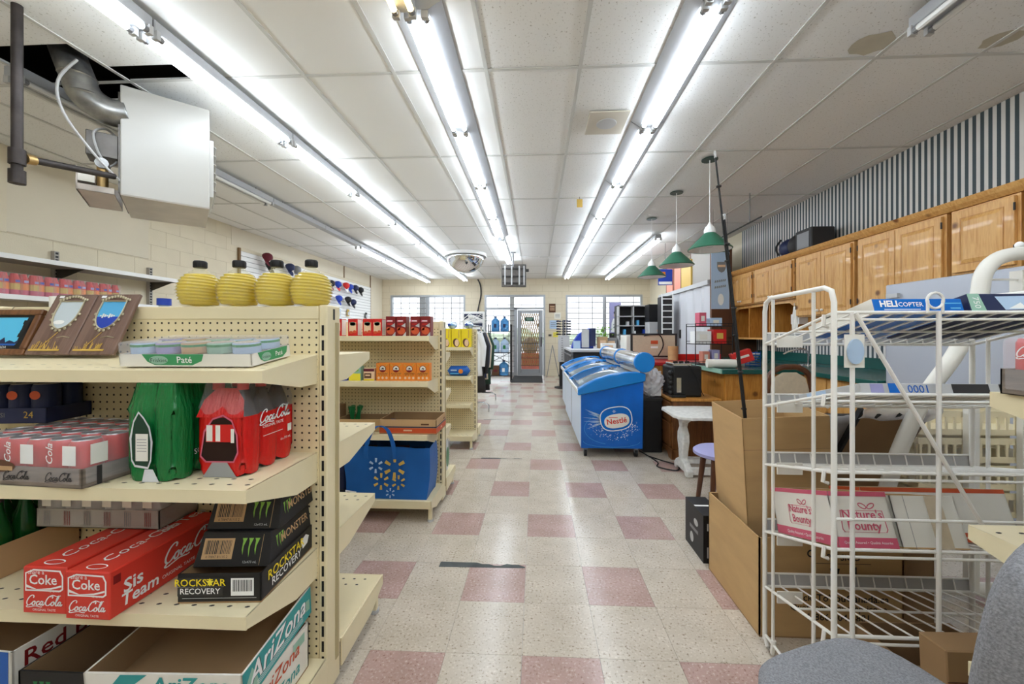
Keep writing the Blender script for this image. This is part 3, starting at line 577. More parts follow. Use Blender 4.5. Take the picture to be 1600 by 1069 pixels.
# ============================================================ goods on the nearest gondola
b = MB(); n = 28; prof = [(.03,0),(.055,.004),(.064,.018),(.069,.04),(.0705,.06),(.068,.08),(.06,.098),(.048,.112),(.033,.124),(.02,.134),(.016,.146)]
def jug(u, v):
    s = v*(len(prof)-1); i = min(int(s), len(prof)-2); f = s-i; rr = prof[i][0]+(prof[i+1][0]-prof[i][0])*f; z = prof[i][1]+(prof[i+1][1]-prof[i][1])*f
    if .015 < z < .125: rr += .003*math.sin(2*PI*(z/.0115+2*u))
    return Vector((rr*math.cos(2*PI*u), rr*math.sin(2*PI*u), z))
oil0 = None
for x, lb in ((-1.216, 'ribbed jug of yellow oil with black cap, beside the plain stretch of the top rail'), (-1.069, 'ribbed jug of yellow oil with black cap, second of the row from the blue-capped bottle'), (-.929, 'ribbed jug of yellow oil with black cap, third of the row from the blue-capped bottle'), (-.802, 'ribbed jug of yellow oil with black cap, at the shelf upright')):
    if oil0 is None:
        oil0 = r = thing('oil_jug', lb, 'oil jug', (x, 1.365, 1.3665), 0, 'yellow oil jugs on the top rail')
        MB().grid(jug, 32, 64, True).build('bottle', 'jug_film', r, smooth='all')
        MB().grid(lambda u, v: (lambda q: Vector((q.x*.955, q.y*.955, .004+q.z*.97)))(jug(u, v*.74)), 32, 56, True).build('oil_fill', 'oil_core', r, smooth='all')
        c_ = MB().lathe([(.0195,.142),(.0205,.144),(.0205,.164),(.018,.167),(.001,.167)], n=20).build('cap', 'black', r, smooth=True)
        bb = MB()
        for k in range(20): a = 2*PI*k/20; bb.cbox((.0206*math.cos(a), .0206*math.sin(a), .153), (.0012,.003,.018), Matrix.Rotation(a, 3, 'Z'))
        bb.build('cap_ribs', 'black', c_)
    else: dup(oil0, (x, 1.365, 1.3665), random.uniform(0, 3), lb)
r = thing('small_bottle', 'small clear bottle with blue cap behind the top rail', 'bottle', (-1.566, 1.58, 1.191)); MB().lathe([(.025,0),(.027,.01),(.027,.15),(.018,.19),(.018,.205)], n=16).build('bottle', 'pale_blue', r, smooth=True); MB().lathe([(.024,.2),(.024,.228),(.001,.229)], n=16).build('cap', 'royal', r, smooth=True)
r = thing('white_lidded_jar', 'white lidded jar behind the gondola top rail at the framed picture', 'jar', (-1.99, 1.56, 1.191)); MB().lathe([(.035,0),(.037,.02),(.037,.18)], n=16).build('jar', 'pink', r, smooth=True); MB().lathe([(.04,.18),(.04,.235),(.001,.236)], n=16).build('lid', 'white', r, smooth=True)

# ---- framed picture and two souvenir plaques leaning on the back of the shelf
def lean(name, label, cat, x, y0, z0, y1, z1): return thing(name, label, cat, (x, y0, z0), 0, None, (-math.atan2(y1-y0, z1-z0), 0, 0))
r = lean('framed_picture', 'wooden framed picture of a blue harbour leaning on the shelf', 'picture', -1.84, 1.235, 1.197, 1.30, 1.366); w, h = .265, .165; F = frame((0,-.014,0), (1,0,0), (0,0,1))
for nm, q in (('frame_rail', (-w/2, w/2, 0, .02)), ('frame_rail', (-w/2, w/2, h-.02, h)), ('frame_stile', (-w/2, -w/2+.022, .02, h-.02)), ('frame_stile', (w/2-.022, w/2, .02, h-.02))): MB().box(q[0], q[1], -.014, .002, q[2], q[3]).build(nm, 'frame_wood', r, bevel=.003, seg=1)
MB().box(-w/2+.02, w/2-.02, -.006, .002, .018, h-.018).build('dark_mat', 'black', r); F2 = frame((0,-.0068,0), (1,0,0), (0,0,1))
flat(r, F2, [rect(-.006, h/2+.004, w-.088, h-.066)], 'sky_print', 'picture_print'); sk = [(-.1, .04)]
for k in range(18): sk += [(-.1+k*.011, .044+.012*random.random()+(.018 if k % 7 == 5 else 0))]
flat(r, F2, [sk+[(.088, .04)]], 'navy', 'skyline', .0004); flat(r, F2, [rect(-.006, .0375, w-.09, .008)], 'blue', 'water_print', .0003)
flat(r, F2, [rect(.085+.003*math.sin(k), h*.72-.012*k, .022-.002*k, .014) for k in range(5)], 'black', 'leaf_print', .0006); text(r, F2, 'CANADA', .03, .027, .012, 'offwhite', e=.0006)
MB().tube([(.0,-.004,h), (.004,-.004,h+.012), (-.004,-.004,h+.014)], .0015, 5).build('hanger_ring', 'pewter', r)
def shield(cx, cy, s, n=10): 
    p = [(-.5,.55), (-.5,.1)]+[(-.5*math.cos(a), .1-.75*math.sin(a)) for a in [k*PI/2/n for k in range(1, n)]]+[(0,-.68)]+[(.5*math.sin(a), .1-.75*math.cos(a)) for a in [k*PI/2/n for k in range(1, n)]]+[(.5,.1), (.5,.55)]
    return [(cx+x*s, cy+y*s) for x, y in p]
for x, lb, pic in ((-1.548, 'rustic wooden souvenir plaque with pale picture in a pewter shield', 'pale_print'), (-1.548+.157, 'rustic wooden souvenir plaque with blue skyline picture in a pewter shield', 'sky_blue')):
    r = lean('souvenir_plaque', lb, 'plaque', x-.078, 1.235, 1.197, 1.31, 1.366); w, h = .153, .228
    MB().box(-w/2, w/2, -.012, 0, 0, h).build('board', 'plaque_wood', r, bevel=.002, seg=1); F = frame((0,-.0126,0), (1,0,0), (0,0,1)); sh = shield(0, .15, .088)
    flat(r, F, [sh], pic, 'picture_print', .0006)
    if pic == 'sky_blue': flat(r, F, [[p for p in sh if p[1] < .14]], 'royal', 'water_print', .0008); flat(r, F, [rect(-.028+k*.008, .142, .006, .004+.006*((k*5)%3)) for k in range(7)], 'offwhite', 'skyline_print', .001)
    else: flat(r, F, [ell(-.012, .118, .02, .008)], 'white', 'spray_print', .0008)
    b = MB(); pts = [Vector((px, -.014, pz)) for px, pz in sh]; b.tube(pts+[pts[0]], .0028, 6)
    for k in range(0, len(sh), 2):
        px, pz = sh[k]; cx = px*1.12; b.ball((cx, -.014, .15+(pz-.15)*1.12), .0055, (1,.6,1), 6, 4)
    for k in range(9): b.ball((-.04+k*.01, -.014, .206+.012*math.sin(PI*k/8)), .006, (1,.6,1), 6, 4)
    b.build('pewter_shield', 'pewter', r, smooth=True)
    gr = MB()
    for k in range(26): gx = -.06+.092*random.random(); gr.cyl((gx, -.013, .014), (gx+random.uniform(-.006,.008), -.0135, .02+.03*random.random()), .0009, 4)
    gr.box(-.066, .04, -.0145, -.012, .012, .018); gr.cyl((-.036,-.0135,.016), (.004,-.0135,.08), .0012, 4); gr.build('dried_grass', 'gold', r)
    MB().tube([(.01,-.013,.06), (.03,-.0132,.065), (.055,-.013,.06)], .0016, 5).build('pewter_twig', 'pewter', r); flat(r, F, [rect(-.05, .217, .018, .009)], 'white', 'price_tag', .0008)

# ---- tray of cat food
w, d = .385, .185; r = tray('cat_food_tray', 'white and green shrink-wrapped tray of cat food cans', 'food tray', (-1.008, 1.172, 1.1865), (w, d, .036), 'offwhite', 'offwhite', .02, .003, rot=(.12, 0, .03))
for row in range(2):
    for k in range(5):
        c_ = MB().lathe([(.033,0),(.036,.003),(.036,.03),(.034,.033)], n=18).build('can', ('pale_blue','lilac','kraft','mint','pale_blue')[(k+row)%5], r, smooth=True); c_.location = (-w/2+.041+k*.0755, -d/2+.045+row*.09, .032)
        MB().lathe([(.001,.033),(.034,.0335)], n=18).build('lid', 'can_top', c_); MB().lathe([(.0364,.022),(.0364,.029)], n=18).build('label_band', 'friskies_green', c_)
MB().box(-w/2-.001, w/2+.001, -d/2-.001, d/2+.001, .036, .071).build('shrink_film', 'milky_film', r, bevel=.006)
for F, cx, sc in ((FRONT(w,d,.04), -.03, 1), (RIGHT(w,d,.04), .01, .8)):
    flat(r, F, [[(cx-.095*sc, .036), (cx-.08*sc, .014), (cx-.06*sc, .005), (cx+.05*sc, .004), (cx+.078*sc, .016), (cx+.085*sc, .036)]], 'friskies_green', 'green_print'); flat(r, F, [ell(cx-.047*sc, .019, .027*sc, .0125)], 'mint', 'logo_oval', .0003)
    text(r, F, 'Friskies', cx-.047*sc, .018, .016*sc, 'dark_green', e=.0006); text(r, F, 'Pat\u00e9', cx+.028*sc, .019, .026*sc, 'white', bold=.01, e=.0006)

# ---- drinks cans and cases
def can_mesh(body, m_label=None):
    o = MB().lathe([(.022,0),(.030,.006),(.033,.012),(.033,.108),(.029,.118)], n=18).build('can', body, None, smooth=True); MB().lathe([(.029,.118),(.027,.1205),(.026,.117),(.001,.117)], n=18).build('lid', 'can_top', o, smooth=True)
    return o
def can_case(name, label, loc, rz, nx, ny, body, traym, trayh, film_m, front=None, layers=1, cat='drinks case', rot=None):
    r = thing(name, label, cat, loc, rz, None, rot); w, d = nx*.067, ny*.067; proto = None
    for l in range(layers):
        for i in range(nx):
            for j in range(ny):
                if layers > 1 and j > 0 and l == 0: continue
                if proto is None: o = proto = can_mesh(body); o.parent = r
                else: o = dup(proto, parent=r)
                o.location = (-w/2+.0335+i*.067, -d/2+.0335+j*.067, .003+l*.124); o.rotation_euler = (0, 0, random.uniform(0, 6))
    b = MB(); t = .003; W_, D_ = w/2+.004, d/2+.004
    for q in ((-W_, -W_+t, -D_, D_), (W_-t, W_, -D_, D_), (-W_, W_, -D_, -D_+t), (-W_, W_, D_-t, D_)): b.box(*q, 0, trayh)
    b.box(-W_, W_, -D_, D_, 0, .002); b.build('tray', traym, r)
    if film_m: MB().box(-W_-.001, W_+.001, -D_-.001, D_+.001, .001, .0015+.123*layers).build('shrink_film', film_m, r, bevel=.012)
    return r, w+.008, d+.008
r, w, d = can_case('cola_case', 'shrink-wrapped case of red cola cans in a wood-print tray', (-1.385, 1.128, .861), -.08, 6, 4, 'coke_red', 'tray_wood', .052, 'milky_film'); F = FRONT(w, d, .05, .0022)
for x in (-.15, .0, .135): cola(r, F, x, .026, .085, 'dark')
for i in range(6):
    cx = -w/2+.0375+i*.067
    if i % 2: flat(r, FRONT(w, d, .1, .0015), [rect(cx, .086, .042, .052)], 'white', 'nutrition_panel')
    else: text(r, FRONT(w, d, .1, .0015), 'Cola', cx+.006, .088, .03, 'white', shear=.3, rot=PI/2, bold=.01)
flat(r, FRONT(w, d, .1, .0024), [ell(-.055, .052, .052, .016, 20)], 'brown', 'torn_opening'); flat(r, FRONT(w, d, .1, .0026), [rect(-.055, .046, .088, .012)], 'kraft', 'tray_edge'); flat(r, RIGHT(w, d, .05, .0022), [rect(-.1, .026, .012, .05)], 'dark', 'tray_corner')
flat(r, RIGHT(w, d, .1, .0015), [rect(-.1, .086, .04, .054)], 'offwhite', 'nutrition_panel')
r, w, d = can_case('blue_cola_case', 'dark blue case of blue cola cans stacked at the back of the shelf', (-1.735, 1.225, .986), .12, 5, 2, 'navy', 'navy', .048, None); F = FRONT(w, d, .05, .0008)
text(r, F, '24', .12, .026, .03, 'gold', e=.001); text(r, F, 'PEPSI', .03, .026, .02, 'grey', e=.001); flat(r, F, [rect(-.09, .026, .1, .014)], 'orange_red', 'print_band', .0006)
for i in range(3): flat(r, FRONT(w, d, .1, -.003), [ell(-.0+i*.067, .088, .016, .014)], 'orange_red', 'logo_mark')

def bottle_pack(name, label, loc, nx, ny, film_m, liquid, capm, hh=.275):
    r = thing(name, label, 'bottle pack', loc); R = .037; w, d = nx*.074, ny*.074
    for i in range(nx):
        for j in range(ny):
            o = MB().lathe([(.026,0),(.035,.006),(.0355,.03),(.032,.075),(.0355,.11),(.0355,.165),(.027,.205),(.015,.236),(.0125,.246)], n=16).build('bottle', liquid, r, smooth=True); o.location = (-w/2+R+i*.074, -d/2+R+j*.074, .001)
            MB().lathe([(.015,.244),(.015,.262),(.001,.263)], n=12).build('cap', capm, o, smooth=True)
    def skin(u, v):
        lv = [(0,.93),(.02,1),(.6,1.0),(.72,.93),(.84,.74),(.96,.6),(1,.56)]; q = 0
        while q < len(lv)-2 and lv[q+1][0] < v: q += 1
        t = (v-lv[q][0])/(lv[q+1][0]-lv[q][0]); s = lv[q][1]+(lv[q+1][1]-lv[q][1])*t
        per = 2*(w+d); L = u*per; 
        if L < w: x, y, k = -w/2+L, -d/2, (L/.074)
        elif L < w+d: x, y, k = w/2, -d/2+L-w, ((L-w)/.074)
        elif L < 2*w+d: x, y, k = w/2-(L-w-d), d/2, ((L-w-d)/.074)
        else: x, y, k = -w/2, d/2-(L-2*w-d), ((L-2*w-d)/.074)
        q = (1-abs(math.sin(PI*k)))**1.6; dent = q*(.02 if v < .12 else .013 if v < .7 else .006); nx_, ny_ = ((0,-1) if L < w else (1,0) if L < w+d else (0,1) if L < 2*w+d else (-1,0))
        sw = 1-(1-s)*(.074/w*1.0 if True else 1); sd = 1-(1-s)*(.074/d)
        return Vector(((x-nx_*dent)*sw*1.02, (y-ny_*dent)*sd*1.02, v*hh+.001+(.016*q*(1-v/.15) if v < .15 else 0)))
    nu = int((nx+ny)*2*10); sk = MB().grid(skin, nu, 22, True); top = [21*nu+k for k in range(nu)]; sk.f.append(tuple(top)); cut = 14 if film_m == 'wrap_red' else 22
    lo = MB(); lo.v = sk.v; lo.f = [f for f in sk.f if max(f)//nu < cut] if cut < 22 else sk.f; lo.build('shrink_wrap', film_m, r, smooth='all')
    if cut < 22: up = MB(); up.v = sk.v; up.f = [f for f in sk.f if max(f)//nu >= cut]; up.build('clear_wrap', 'clear_film', r, smooth='all')
    return r, w, d
r, w, d = bottle_pack('ginger_ale_pack', 'green shrink-wrapped pack of ginger ale bottles', (-1.065, 1.145, .861), 2, 3, 'wrap_green', 'green_glass', 'green')
F = FRONT(w, d, .2, .0035); hole = [(-.045,.06),(-.036,.045),(.0,.04),(.008,.06),(.012,.11),(.004,.15),(-.012,.175),(-.026,.19),(-.04,.165),(-.05,.12)]
flat(r, F, [hole], 'dark_green', 'torn_opening', .0002); flat(r, F, outline([(x*1.08-.002, (y-.11)*1.06+.11) for x, y in hole], .006), 'bag_clear', 'film_edge', .0006)
flat(r, F, [rect(-.02, .095, .036, .075)], 'offwhite', 'nutrition_label', .001); flat(r, F, [rect(-.02, .085+.008*k, .028, .0015) for k in range(5)], 'grey', 'label_lines', .0014); flat(r, F, [[(-.02,.0),(.03,.0),(.012,.035),(-.012,.035)]], 'bag_clear', 'film_gather', .0008)
F = RIGHT(w, d, .2, .0035); text(r, F, 'CANADA DRY', .03, .16, .018, 'offwhite'); flat(r, F, [shield(.06, .13, .07)], 'gold', 'shield_logo', .0002); text(r, F, 'CANADA', .06, .14, .016, 'dark_red', e=.0008); text(r, F, 'SODA GINGER', .015, .075, .022, 'white', rot=.12)
r, w, d = bottle_pack('cola_bottle_pack', 'red shrink-wrapped pack of cola bottles beside the green pack', (-.9, 1.19, .861), 2, 3, 'wrap_red', 'cola', 'red')
F = FRONT(w, d, .2, .0035); hole = [(-.055,.06),(-.04,.045),(.04,.045),(.052,.07),(.05,.12),(.035,.16),(.01,.175),(-.02,.165),(-.045,.13)]
flat(r, F, [hole], 'cola', 'torn_opening', .0002); flat(r, F, [rect(-.0, .125, .082, .05)], 'coke_red', 'bottle_label', .0006); flat(r, F, [rect(-.03, .125, .018, .046), rect(-.005, .125, .014, .046), rect(.038, .118, .01, .04)], 'offwhite', 'nutrition_label', .001); flat(r, F, outline([(x*1.06, (y-.11)*1.05+.11) for x, y in hole], .005), 'pink', 'film_edge', .0008)
flat(r, F, [[(-.05,.0),(.05,.0),(.022,.042),(-.022,.042)]], 'print_grey', 'film_gather', .0008)
F = RIGHT(w, d, .2, .0045); cola(r, F, .01, .155, .145, 'white'); text(r, F, 'ORIGINAL TASTE', .0, .128, .0125, 'white'); flat(r, F, [rect(.0, .1, .09, .0015)], 'white', 'rule'); flat(r, F, [rect(.08, .1, .02, .024)], 'offwhite', 'info_mark'); text(r, F, '6 x 710 mL', .06, .07, .011, 'white')
flat(r, frame((0,-d/2-.004,.17), (1,0,0), (0,.35,1)), [[(-.07,0),(.07,0),(.06,.05),(.03,.085),(-.03,.085),(-.06,.05)]], 'wrap_red', 'red_arch')

# ---- third shelf
for x, y, rz, lb in ((-1.292, 1.145, -.01, 'red twelve-can cola box standing against the dark soda tray'), (-1.153, 1.13, -.02, 'red twelve-can cola box showing the words Sis Team on its side')):
    w, d, h = .124, .345, .124; r = boxobj('cola_box', lb, 'drinks box', (x, y, .531), (w, d, h), 'red_print', rz, None, .003); F = FRONT(w, d, h)
    flat(r, F, [[(-.054,.06),(.046,.06),(.054,.066),(.054,.1),(.046,.116),(-.03,.118),(-.054,.108)]], 'white', 'logo_border'); flat(r, F, [[(-.05,.064),(.044,.064),(.05,.068),(.05,.099),(.043,.112),(-.03,.114),(-.05,.106)]], 'red_print', 'logo_panel', .0003)
    text(r, F, 'Coke', -.002, .09, .036, 'white', bold=.015, e=.0012); text(r, F, "share a", -.022, .11, .016, 'white', e=.0009); flat(r, F, [[(-.05,.078),(-.02,.066),(.02,.07),(.05,.078),(.05,.073),(.02,.0655),(-.02,.0645),(-.05,.07)]], 'white', 'wave', .0009); text(r, F, '12 CANS', .03, .062, .008, 'white', e=.0014)
    cola(r, F, 0, .032, .104, 'white'); text(r, F, 'ORIGINAL TASTE', 0, .011, .0085, 'white')
    F = TOP(w, d, h); text(r, F, 'Coca-Cola', -.01, -.02, .05, 'white', rot=PI/2, shear=.2); text(r, F, 'Sis Team', -.01, .12, .05, 'white', rot=PI/2, bold=.01); flat(r, F, ring(.0, -.15, .028, .012, .003), 'white', 'tab_outline')
    F = RIGHT(w, d, h); text(r, F, 'Sis', -.115, .066, .05, 'white', bold=.02, shear=.1, rot=.1); text(r, F, 'Team', -.095, .03, .045, 'white', bold=.02, shear=.1); cola(r, F, .065, .075, .19, 'white'); text(r, F, 'ORIGINAL TASTE', .02, .025, .014, 'white'); flat(r, F, [rect(-.155, .098, .018, .022)], 'dark_red', 'seal')
w, d, h = .225, .29, .08; r = tray('energy_drink_tray', 'low black carton with big yellow letters and a white barcode', 'carton', (-.877, 1.18, .531), (w, d, h), 'black', 'cardboard_dark', .07, .004)
F = FRONT(w, d, h, .001); flat(r, F, [rect(-.052, .045, .122, .05)], 'dark', 'logo_backing'); flat(r, F, [rect(-.052, .045, .126, .0008), rect(.0,.014,.2,.0012)], 'light_grey', 'rule'); text(r, F, 'ROCKST\u2605R'.replace('\u2605', 'A'), -.052, .056, .027, 'yellow', bold=.012, e=.0008); text(r, F, 'RECOVERY', -.052, .033, .022, 'white', bold=.01, e=.0008); barcode(r, F, .062, .044, .062, .048, 'black', 'white')
flat(r, F, [[(-.025+.012*(1 if k % 2 == 0 else .45)*math.sin(k*PI/5), .058+.012*(1 if k % 2 == 0 else .45)*math.cos(k*PI/5)) for k in range(10)]], 'lemon', 'star', .0012)
F = RIGHT(w, d, h, .001); text(r, F, 'ROCKSTAR', -.02, .053, .038, 'yellow', bold=.012); text(r, F, 'RECOVERY', -.02, .026, .032, 'white', bold=.01); flat(r, F, [[(.06,.06),(.09,.068),(.11,.055),(.1,.035),(.07,.03)]], 'white', 'torn_patch')
def claw(cx, cy, s): return [[(cx+k*s*.36-s*.12, cy+s*.5), (cx+k*s*.36+s*.16, cy+s*.5), (cx+k*s*.36+s*.02, cy+s*.1), (cx+k*s*.36+s*.03, cy-s*(.5-.12*abs(k))), (cx+k*s*.36-s*.06, cy-s*.1), (cx+k*s*.36-s*.06, cy+s*.36)] for k in (-1, 0, 1)]
for k, (z, y, lb) in enumerate(((.605, 1.2, 'black energy drink carton with green claw mark, lower of two in the tray'), (.693, 1.225, 'black energy drink carton with green claw mark, upper of two in the tray'))):
    w, d, h = .214, .25-.03*k, .086; r = thing('energy_drink_carton', lb, 'carton', (-.877+.006*k, y, z), .07); s = .03
    b = MB(); b._add([(-w/2,-d/2,0),(w/2,-d/2,0),(w/2,d/2,0),(-w/2,d/2,0),(-w/2+.01,-d/2+s,h),(w/2-.01,-d/2+s,h),(w/2-.01,d/2,h),(-w/2+.01,d/2,h)], [(3,2,1,0),(4,5,6,7),(0,1,5,4),(1,2,6,5),(2,3,7,6),(3,0,4,7)]); b.build('carton', 'black', r, bevel=.002, seg=1)
    F = frame((0,-d/2-.0008,0), (1,0,0), (0,s,h)); barcode(r, F, -.045, .048, .086, .054, 'dark', 'kraft'); text(r, F, '0 70847 81115 2', -.045, .027, .009, 'dark', e=.0008); flat(r, F, claw(.043, .05, .05), 'lime', 'claw_mark'); text(r, F, '12x473 mL', .05, .013, .009, 'light_grey'); flat(r, F, [rect(.078, .045, .001, .08)], 'kraft', 'fold_line')
    F = frame((w/2+.0008, 0, 0), (0,1,0), (-.01,0,h)); flat(r, F, claw(-.06, .045, .04), 'lime', 'claw_mark'); text(r, F, 'MONSTER', .02, .045, .034, 'kraft', bold=.008)
r, w, d = can_case('soda_can_flat', 'shrink-wrapped flat of pale soda cans resting on the red cola boxes', (-1.385, 1.245, .656), 0, 6, 2, 'light_grey', 'grey_panel', .058, 'milky_film'); F = FRONT(w, d, .2, .0015)
for i in range(6): flat(r, F, [ell(-w/2+.037+i*.067, .1, .018, .012)], ('light_grey','white','red','white','white','light_grey')[i], 'logo_mark'); flat(r, F, [rect(-w/2+.037+i*.067, .078, .03, .022)], 'offwhite', 'can_label')
for i in range(6): flat(r, F, [rect(-w/2+.03+i*.067+.006*k, .03, .002, .045) for k in range(4)], ('grey','dark_red')[i % 2], 'film_print', .0004)
w, d, h = .25, .22, .085; r = tray('dark_soda_tray', 'dark open tray of green glass soda bottles', 'drinks tray', (-1.74, 1.2, .531), (w, d, h), 'dark', 'cardboard_dark', 0, .004)
for i in range(3):
    for j in range(3):
        o = MB().lathe([(.028,0),(.033,.006),(.033,.11),(.026,.15),(.014,.19),(.013,.215)], n=14).build('bottle', 'green_glass', r, smooth=True); o.location = (-.078+i*.078, -.068+j*.068, .005); MB().lathe([(.0145,.213),(.0145,.225),(.001,.226)], n=10).build('cap', 'dark', o)
F = FRONT(w, d, h, .001); text(r, F, "JONES", .07, .05, .04, 'white', bold=.02); text(r, F, 'SODA', .08, .022, .02, 'white', bold=.01); barcode(r, F, .08, .055, .022, .026, 'black', 'white')
MB().box(w/2+.001, w/2+.003, -d/2, d/2, 0, .1).build('kraft_divider', 'kraft', r)

# ---- base deck
w, d, h = .40, .31, .15; r = tray('iced_tea_carton', 'pale printed iced tea carton under the teal tray', 'carton', (-.965, 1.13, .151), (w, d, h), 'offwhite', 'cardboard_dark', 0, .005); F = RIGHT(w, d, h, .001)
text(r, F, 'AriZona', .0, .105, .06, 'orange_red', bold=.01, shear=.2); text(r, F, 'AriZona', .01, .045, .055, 'teal', bold=.01, shear=.2); flat(r, F, [rect(.1, .12, .06, .03)], 'mint', 'print_patch')
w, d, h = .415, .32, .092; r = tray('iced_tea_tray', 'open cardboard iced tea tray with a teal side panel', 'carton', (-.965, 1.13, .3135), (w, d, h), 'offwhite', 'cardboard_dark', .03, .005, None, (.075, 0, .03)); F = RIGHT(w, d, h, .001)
flat(r, F, [rect(0, h/2, d, h)], 'teal', 'teal_panel'); text(r, F, 'AriZona', -.005, .052, .078, 'dark', bold=.02, shear=.25, e=.0004); text(r, F, 'AriZona', -.008, .054, .078, 'white', bold=.015, shear=.25, e=.0008); flat(r, F, [[(-.15,.01),(-.15,.05),(-.125,.08),(-.11,.05),(-.1,.01)], [(.11,.03),(.13,.06),(.15,.055),(.15,.02)]], 'mint', 'snow_print', .0003); flat(r, F, [rect(.0, .012+k*.006, .22, .0016) for k in range(3)], 'white', 'rule', .0005)
F = FRONT(w, d, h, .001); flat(r, F, [[(-.16,.03),(-.11,.09),(-.04,.09),(-.12,.03)]], 'teal', 'teal_ribbon'); text(r, F, 'AriZona', .07, .06, .06, 'teal', bold=.02, shear=.2)
w, d, h = .19, .3, .225; r = tray('black_energy_tray', 'deep black open carton with green claw print', 'carton', (-1.275, 1.125, .151), (w, d, h), 'black', 'cardboard_dark', 0, .005); F = FRONT(w, d, h, .001); flat(r, F, claw(-.03, .175, .05), 'green', 'claw_mark'); text(r, F, 'MONSTER', .04, .175, .03, 'kraft')
w, d, h = .42, .29, .1; r = tray('energy_can_tray', 'white and blue open tray with dark red lettering', 'carton', (-1.605, 1.14, .315), (w, d, h), 'offwhite', 'cardboard_dark', -.05, .005); F = RIGHT(w, d, h, .001)
text(r, F, 'Red Bull', -.02, .062, .062, 'dark_red', bold=.012); text(r, F, 'S U G A R F R E E', -.01, .022, .028, 'dark'); flat(r, FRONT(w, d, h, .001), [rect(.05, h/2, .3, h)], 'blue', 'blue_panel')
w, d, h = .4, .3, .16; r = tray('lower_drinks_carton', 'dark carton with green claw mark under the white and blue tray', 'carton', (-1.605, 1.135, .151), (w, d, h), 'dark', 'cardboard_dark', 0, .005); flat(r, FRONT(w, d, h, .001), claw(.1, .1, .06), 'green', 'claw_mark'); MB().box(-w/2+.005, w/2-.005, -d/2+.005, d/2-.005, h-.01, h-.005).build('inner_flap', 'cardboard_dark', r)
# ============================================================ goods on the second and third gondola
FR2 = lambda w, d, h: FRONT(w, d, h)
z1, z2, z3 = 1.2585, .9455, .5865
for k, x in enumerate((-1.40, -1.286, -1.181, -1.111)):      # light red soup boxes
    w, d, h = .068, .07, .12; lb = 'red and white food box on the top shelf, %s' % ('mostly behind the near gondola post', 'second of the four pale red boxes', 'beside the gap between two pairs', 'next to the dark red cereal boxes')[k]
    r = boxobj('soup_box', lb, 'food box', (x, 2.73, z1), (w, d, h), 'red', 0, 'pale red food boxes'); F = FRONT(w, d, h); flat(r, F, [rect(0, .06, .05, .07)], 'skin_paper', 'picture'); flat(r, F, [ell(0, .085, .02, .014)], 'mint', 'logo'); flat(r, F, [ell(-.012, .025, .014, .01), ell(.014, .03, .012, .01)], 'orange_red', 'tomato_print', .0004); flat(r, RIGHT(w, d, h), [rect(0, h/2, d*.9, h*.92)], 'offwhite', 'side_panel')
for k, x in enumerate((-1.016, -.941, -.842, -.769)):
    w, d, h = .07, .075, .137; lb = ('dark red cereal box beside the pale red boxes', 'dark red cereal box, second of its row', 'dark red cereal box just after a gap', 'dark red cereal box by the bare end of the shelf')[k]
    r = boxobj('cereal_box', lb, 'food box', (x, 2.735, z1), (w, d, h), 'dark_red', 0, 'dark red food boxes'); F = FRONT(w, d, h); flat(r, F, [rect(-.008, .105, .046, .014)], 'pink', 'title_band'); flat(r, F, [rect(-.006, .105, .034, .006)], 'white', 'title_print', .0006); flat(r, F, [rect(-.005, .083, .04, .008)], 'red', 'title_line'); flat(r, F, [ell(.0, .035, .028, .024), ell(-.018, .05, .012, .012)], 'orange_red', 'food_picture', .0002); flat(r, F, [[(.0,.07),(.03,.09),(.03,.06)], [(.01,.0),(.034,.0),(.034,.03)]], 'light_grey', 'corner_print', .0004)
ahl = ('orange baking soda box beside the small brown box', 'orange baking soda box, second from the small brown box', 'orange baking soda box, third from the small brown box', 'orange baking soda box at the end of its row')
for k, x in enumerate((-1.07, -.975, -.881, -.786)):
    w, d, h = .093, .06, .124; r = boxobj('baking_soda_box', ahl[k], 'food box', (x, 2.72, z2), (w, d, h), 'orange', 0, 'orange baking soda boxes'); F = FRONT(w, d, h)
    flat(r, F, [[(0,.08), (.05*math.cos(a), .08+.05*math.sin(a)), (.05*math.cos(a+.1), .08+.05*math.sin(a+.1))] for a in [q*PI/8 for q in range(16)] if abs(.05*math.cos(a)) < .044 and .08+.05*math.sin(a) < .12], 'gold', 'rays'); flat(r, F, [ell(0, .083, .024, .024)], 'offwhite', 'seal', .0003); flat(r, F, ring(0, .083, .024, .024, .004), 'dark_red', 'seal_ring', .0005); flat(r, F, [[(-.022,.075),(.022,.075),(.012,.063),(-.012,.063)]], 'dark_red', 'seal_ribbon', .0006)
    flat(r, F, [[(-.012,.08),(.0,.092),(.012,.084),(.004,.078),(-.004,.088)]], 'navy', 'arm_mark', .0007); text(r, F, 'ARM&HAMMER', 0, .05, .011, 'dark_red', e=.0006); text(r, F, 'BAKING SODA', 0, .04, .009, 'dark_red', e=.0006); flat(r, F, [ell(-.028, .02, .008, .009), ell(0, .02, .008, .009), ell(.028, .02, .008, .009)], 'skin_paper', 'small_pictures', .0004)
w, d, h = .078, .05, .085; r = boxobj('cocoa_box', 'small brown and cream box beside the orange boxes', 'food box', (-1.168, 2.715, z2), (w, d, h), 'skin_paper'); F = FRONT(w, d, h); flat(r, F, [rect(0, .074, w*.98, .02)], 'maroon', 'lid_band'); flat(r, F, [rect(-.008, .035, .05, .034)], 'brown', 'logo'); flat(r, F, [rect(-.008, .038, .034, .01)], 'skin_paper', 'logo_print', .0006); flat(r, F, [rect(0, .006, w*.96, .01)], 'yellow', 'yellow_band', .0003)
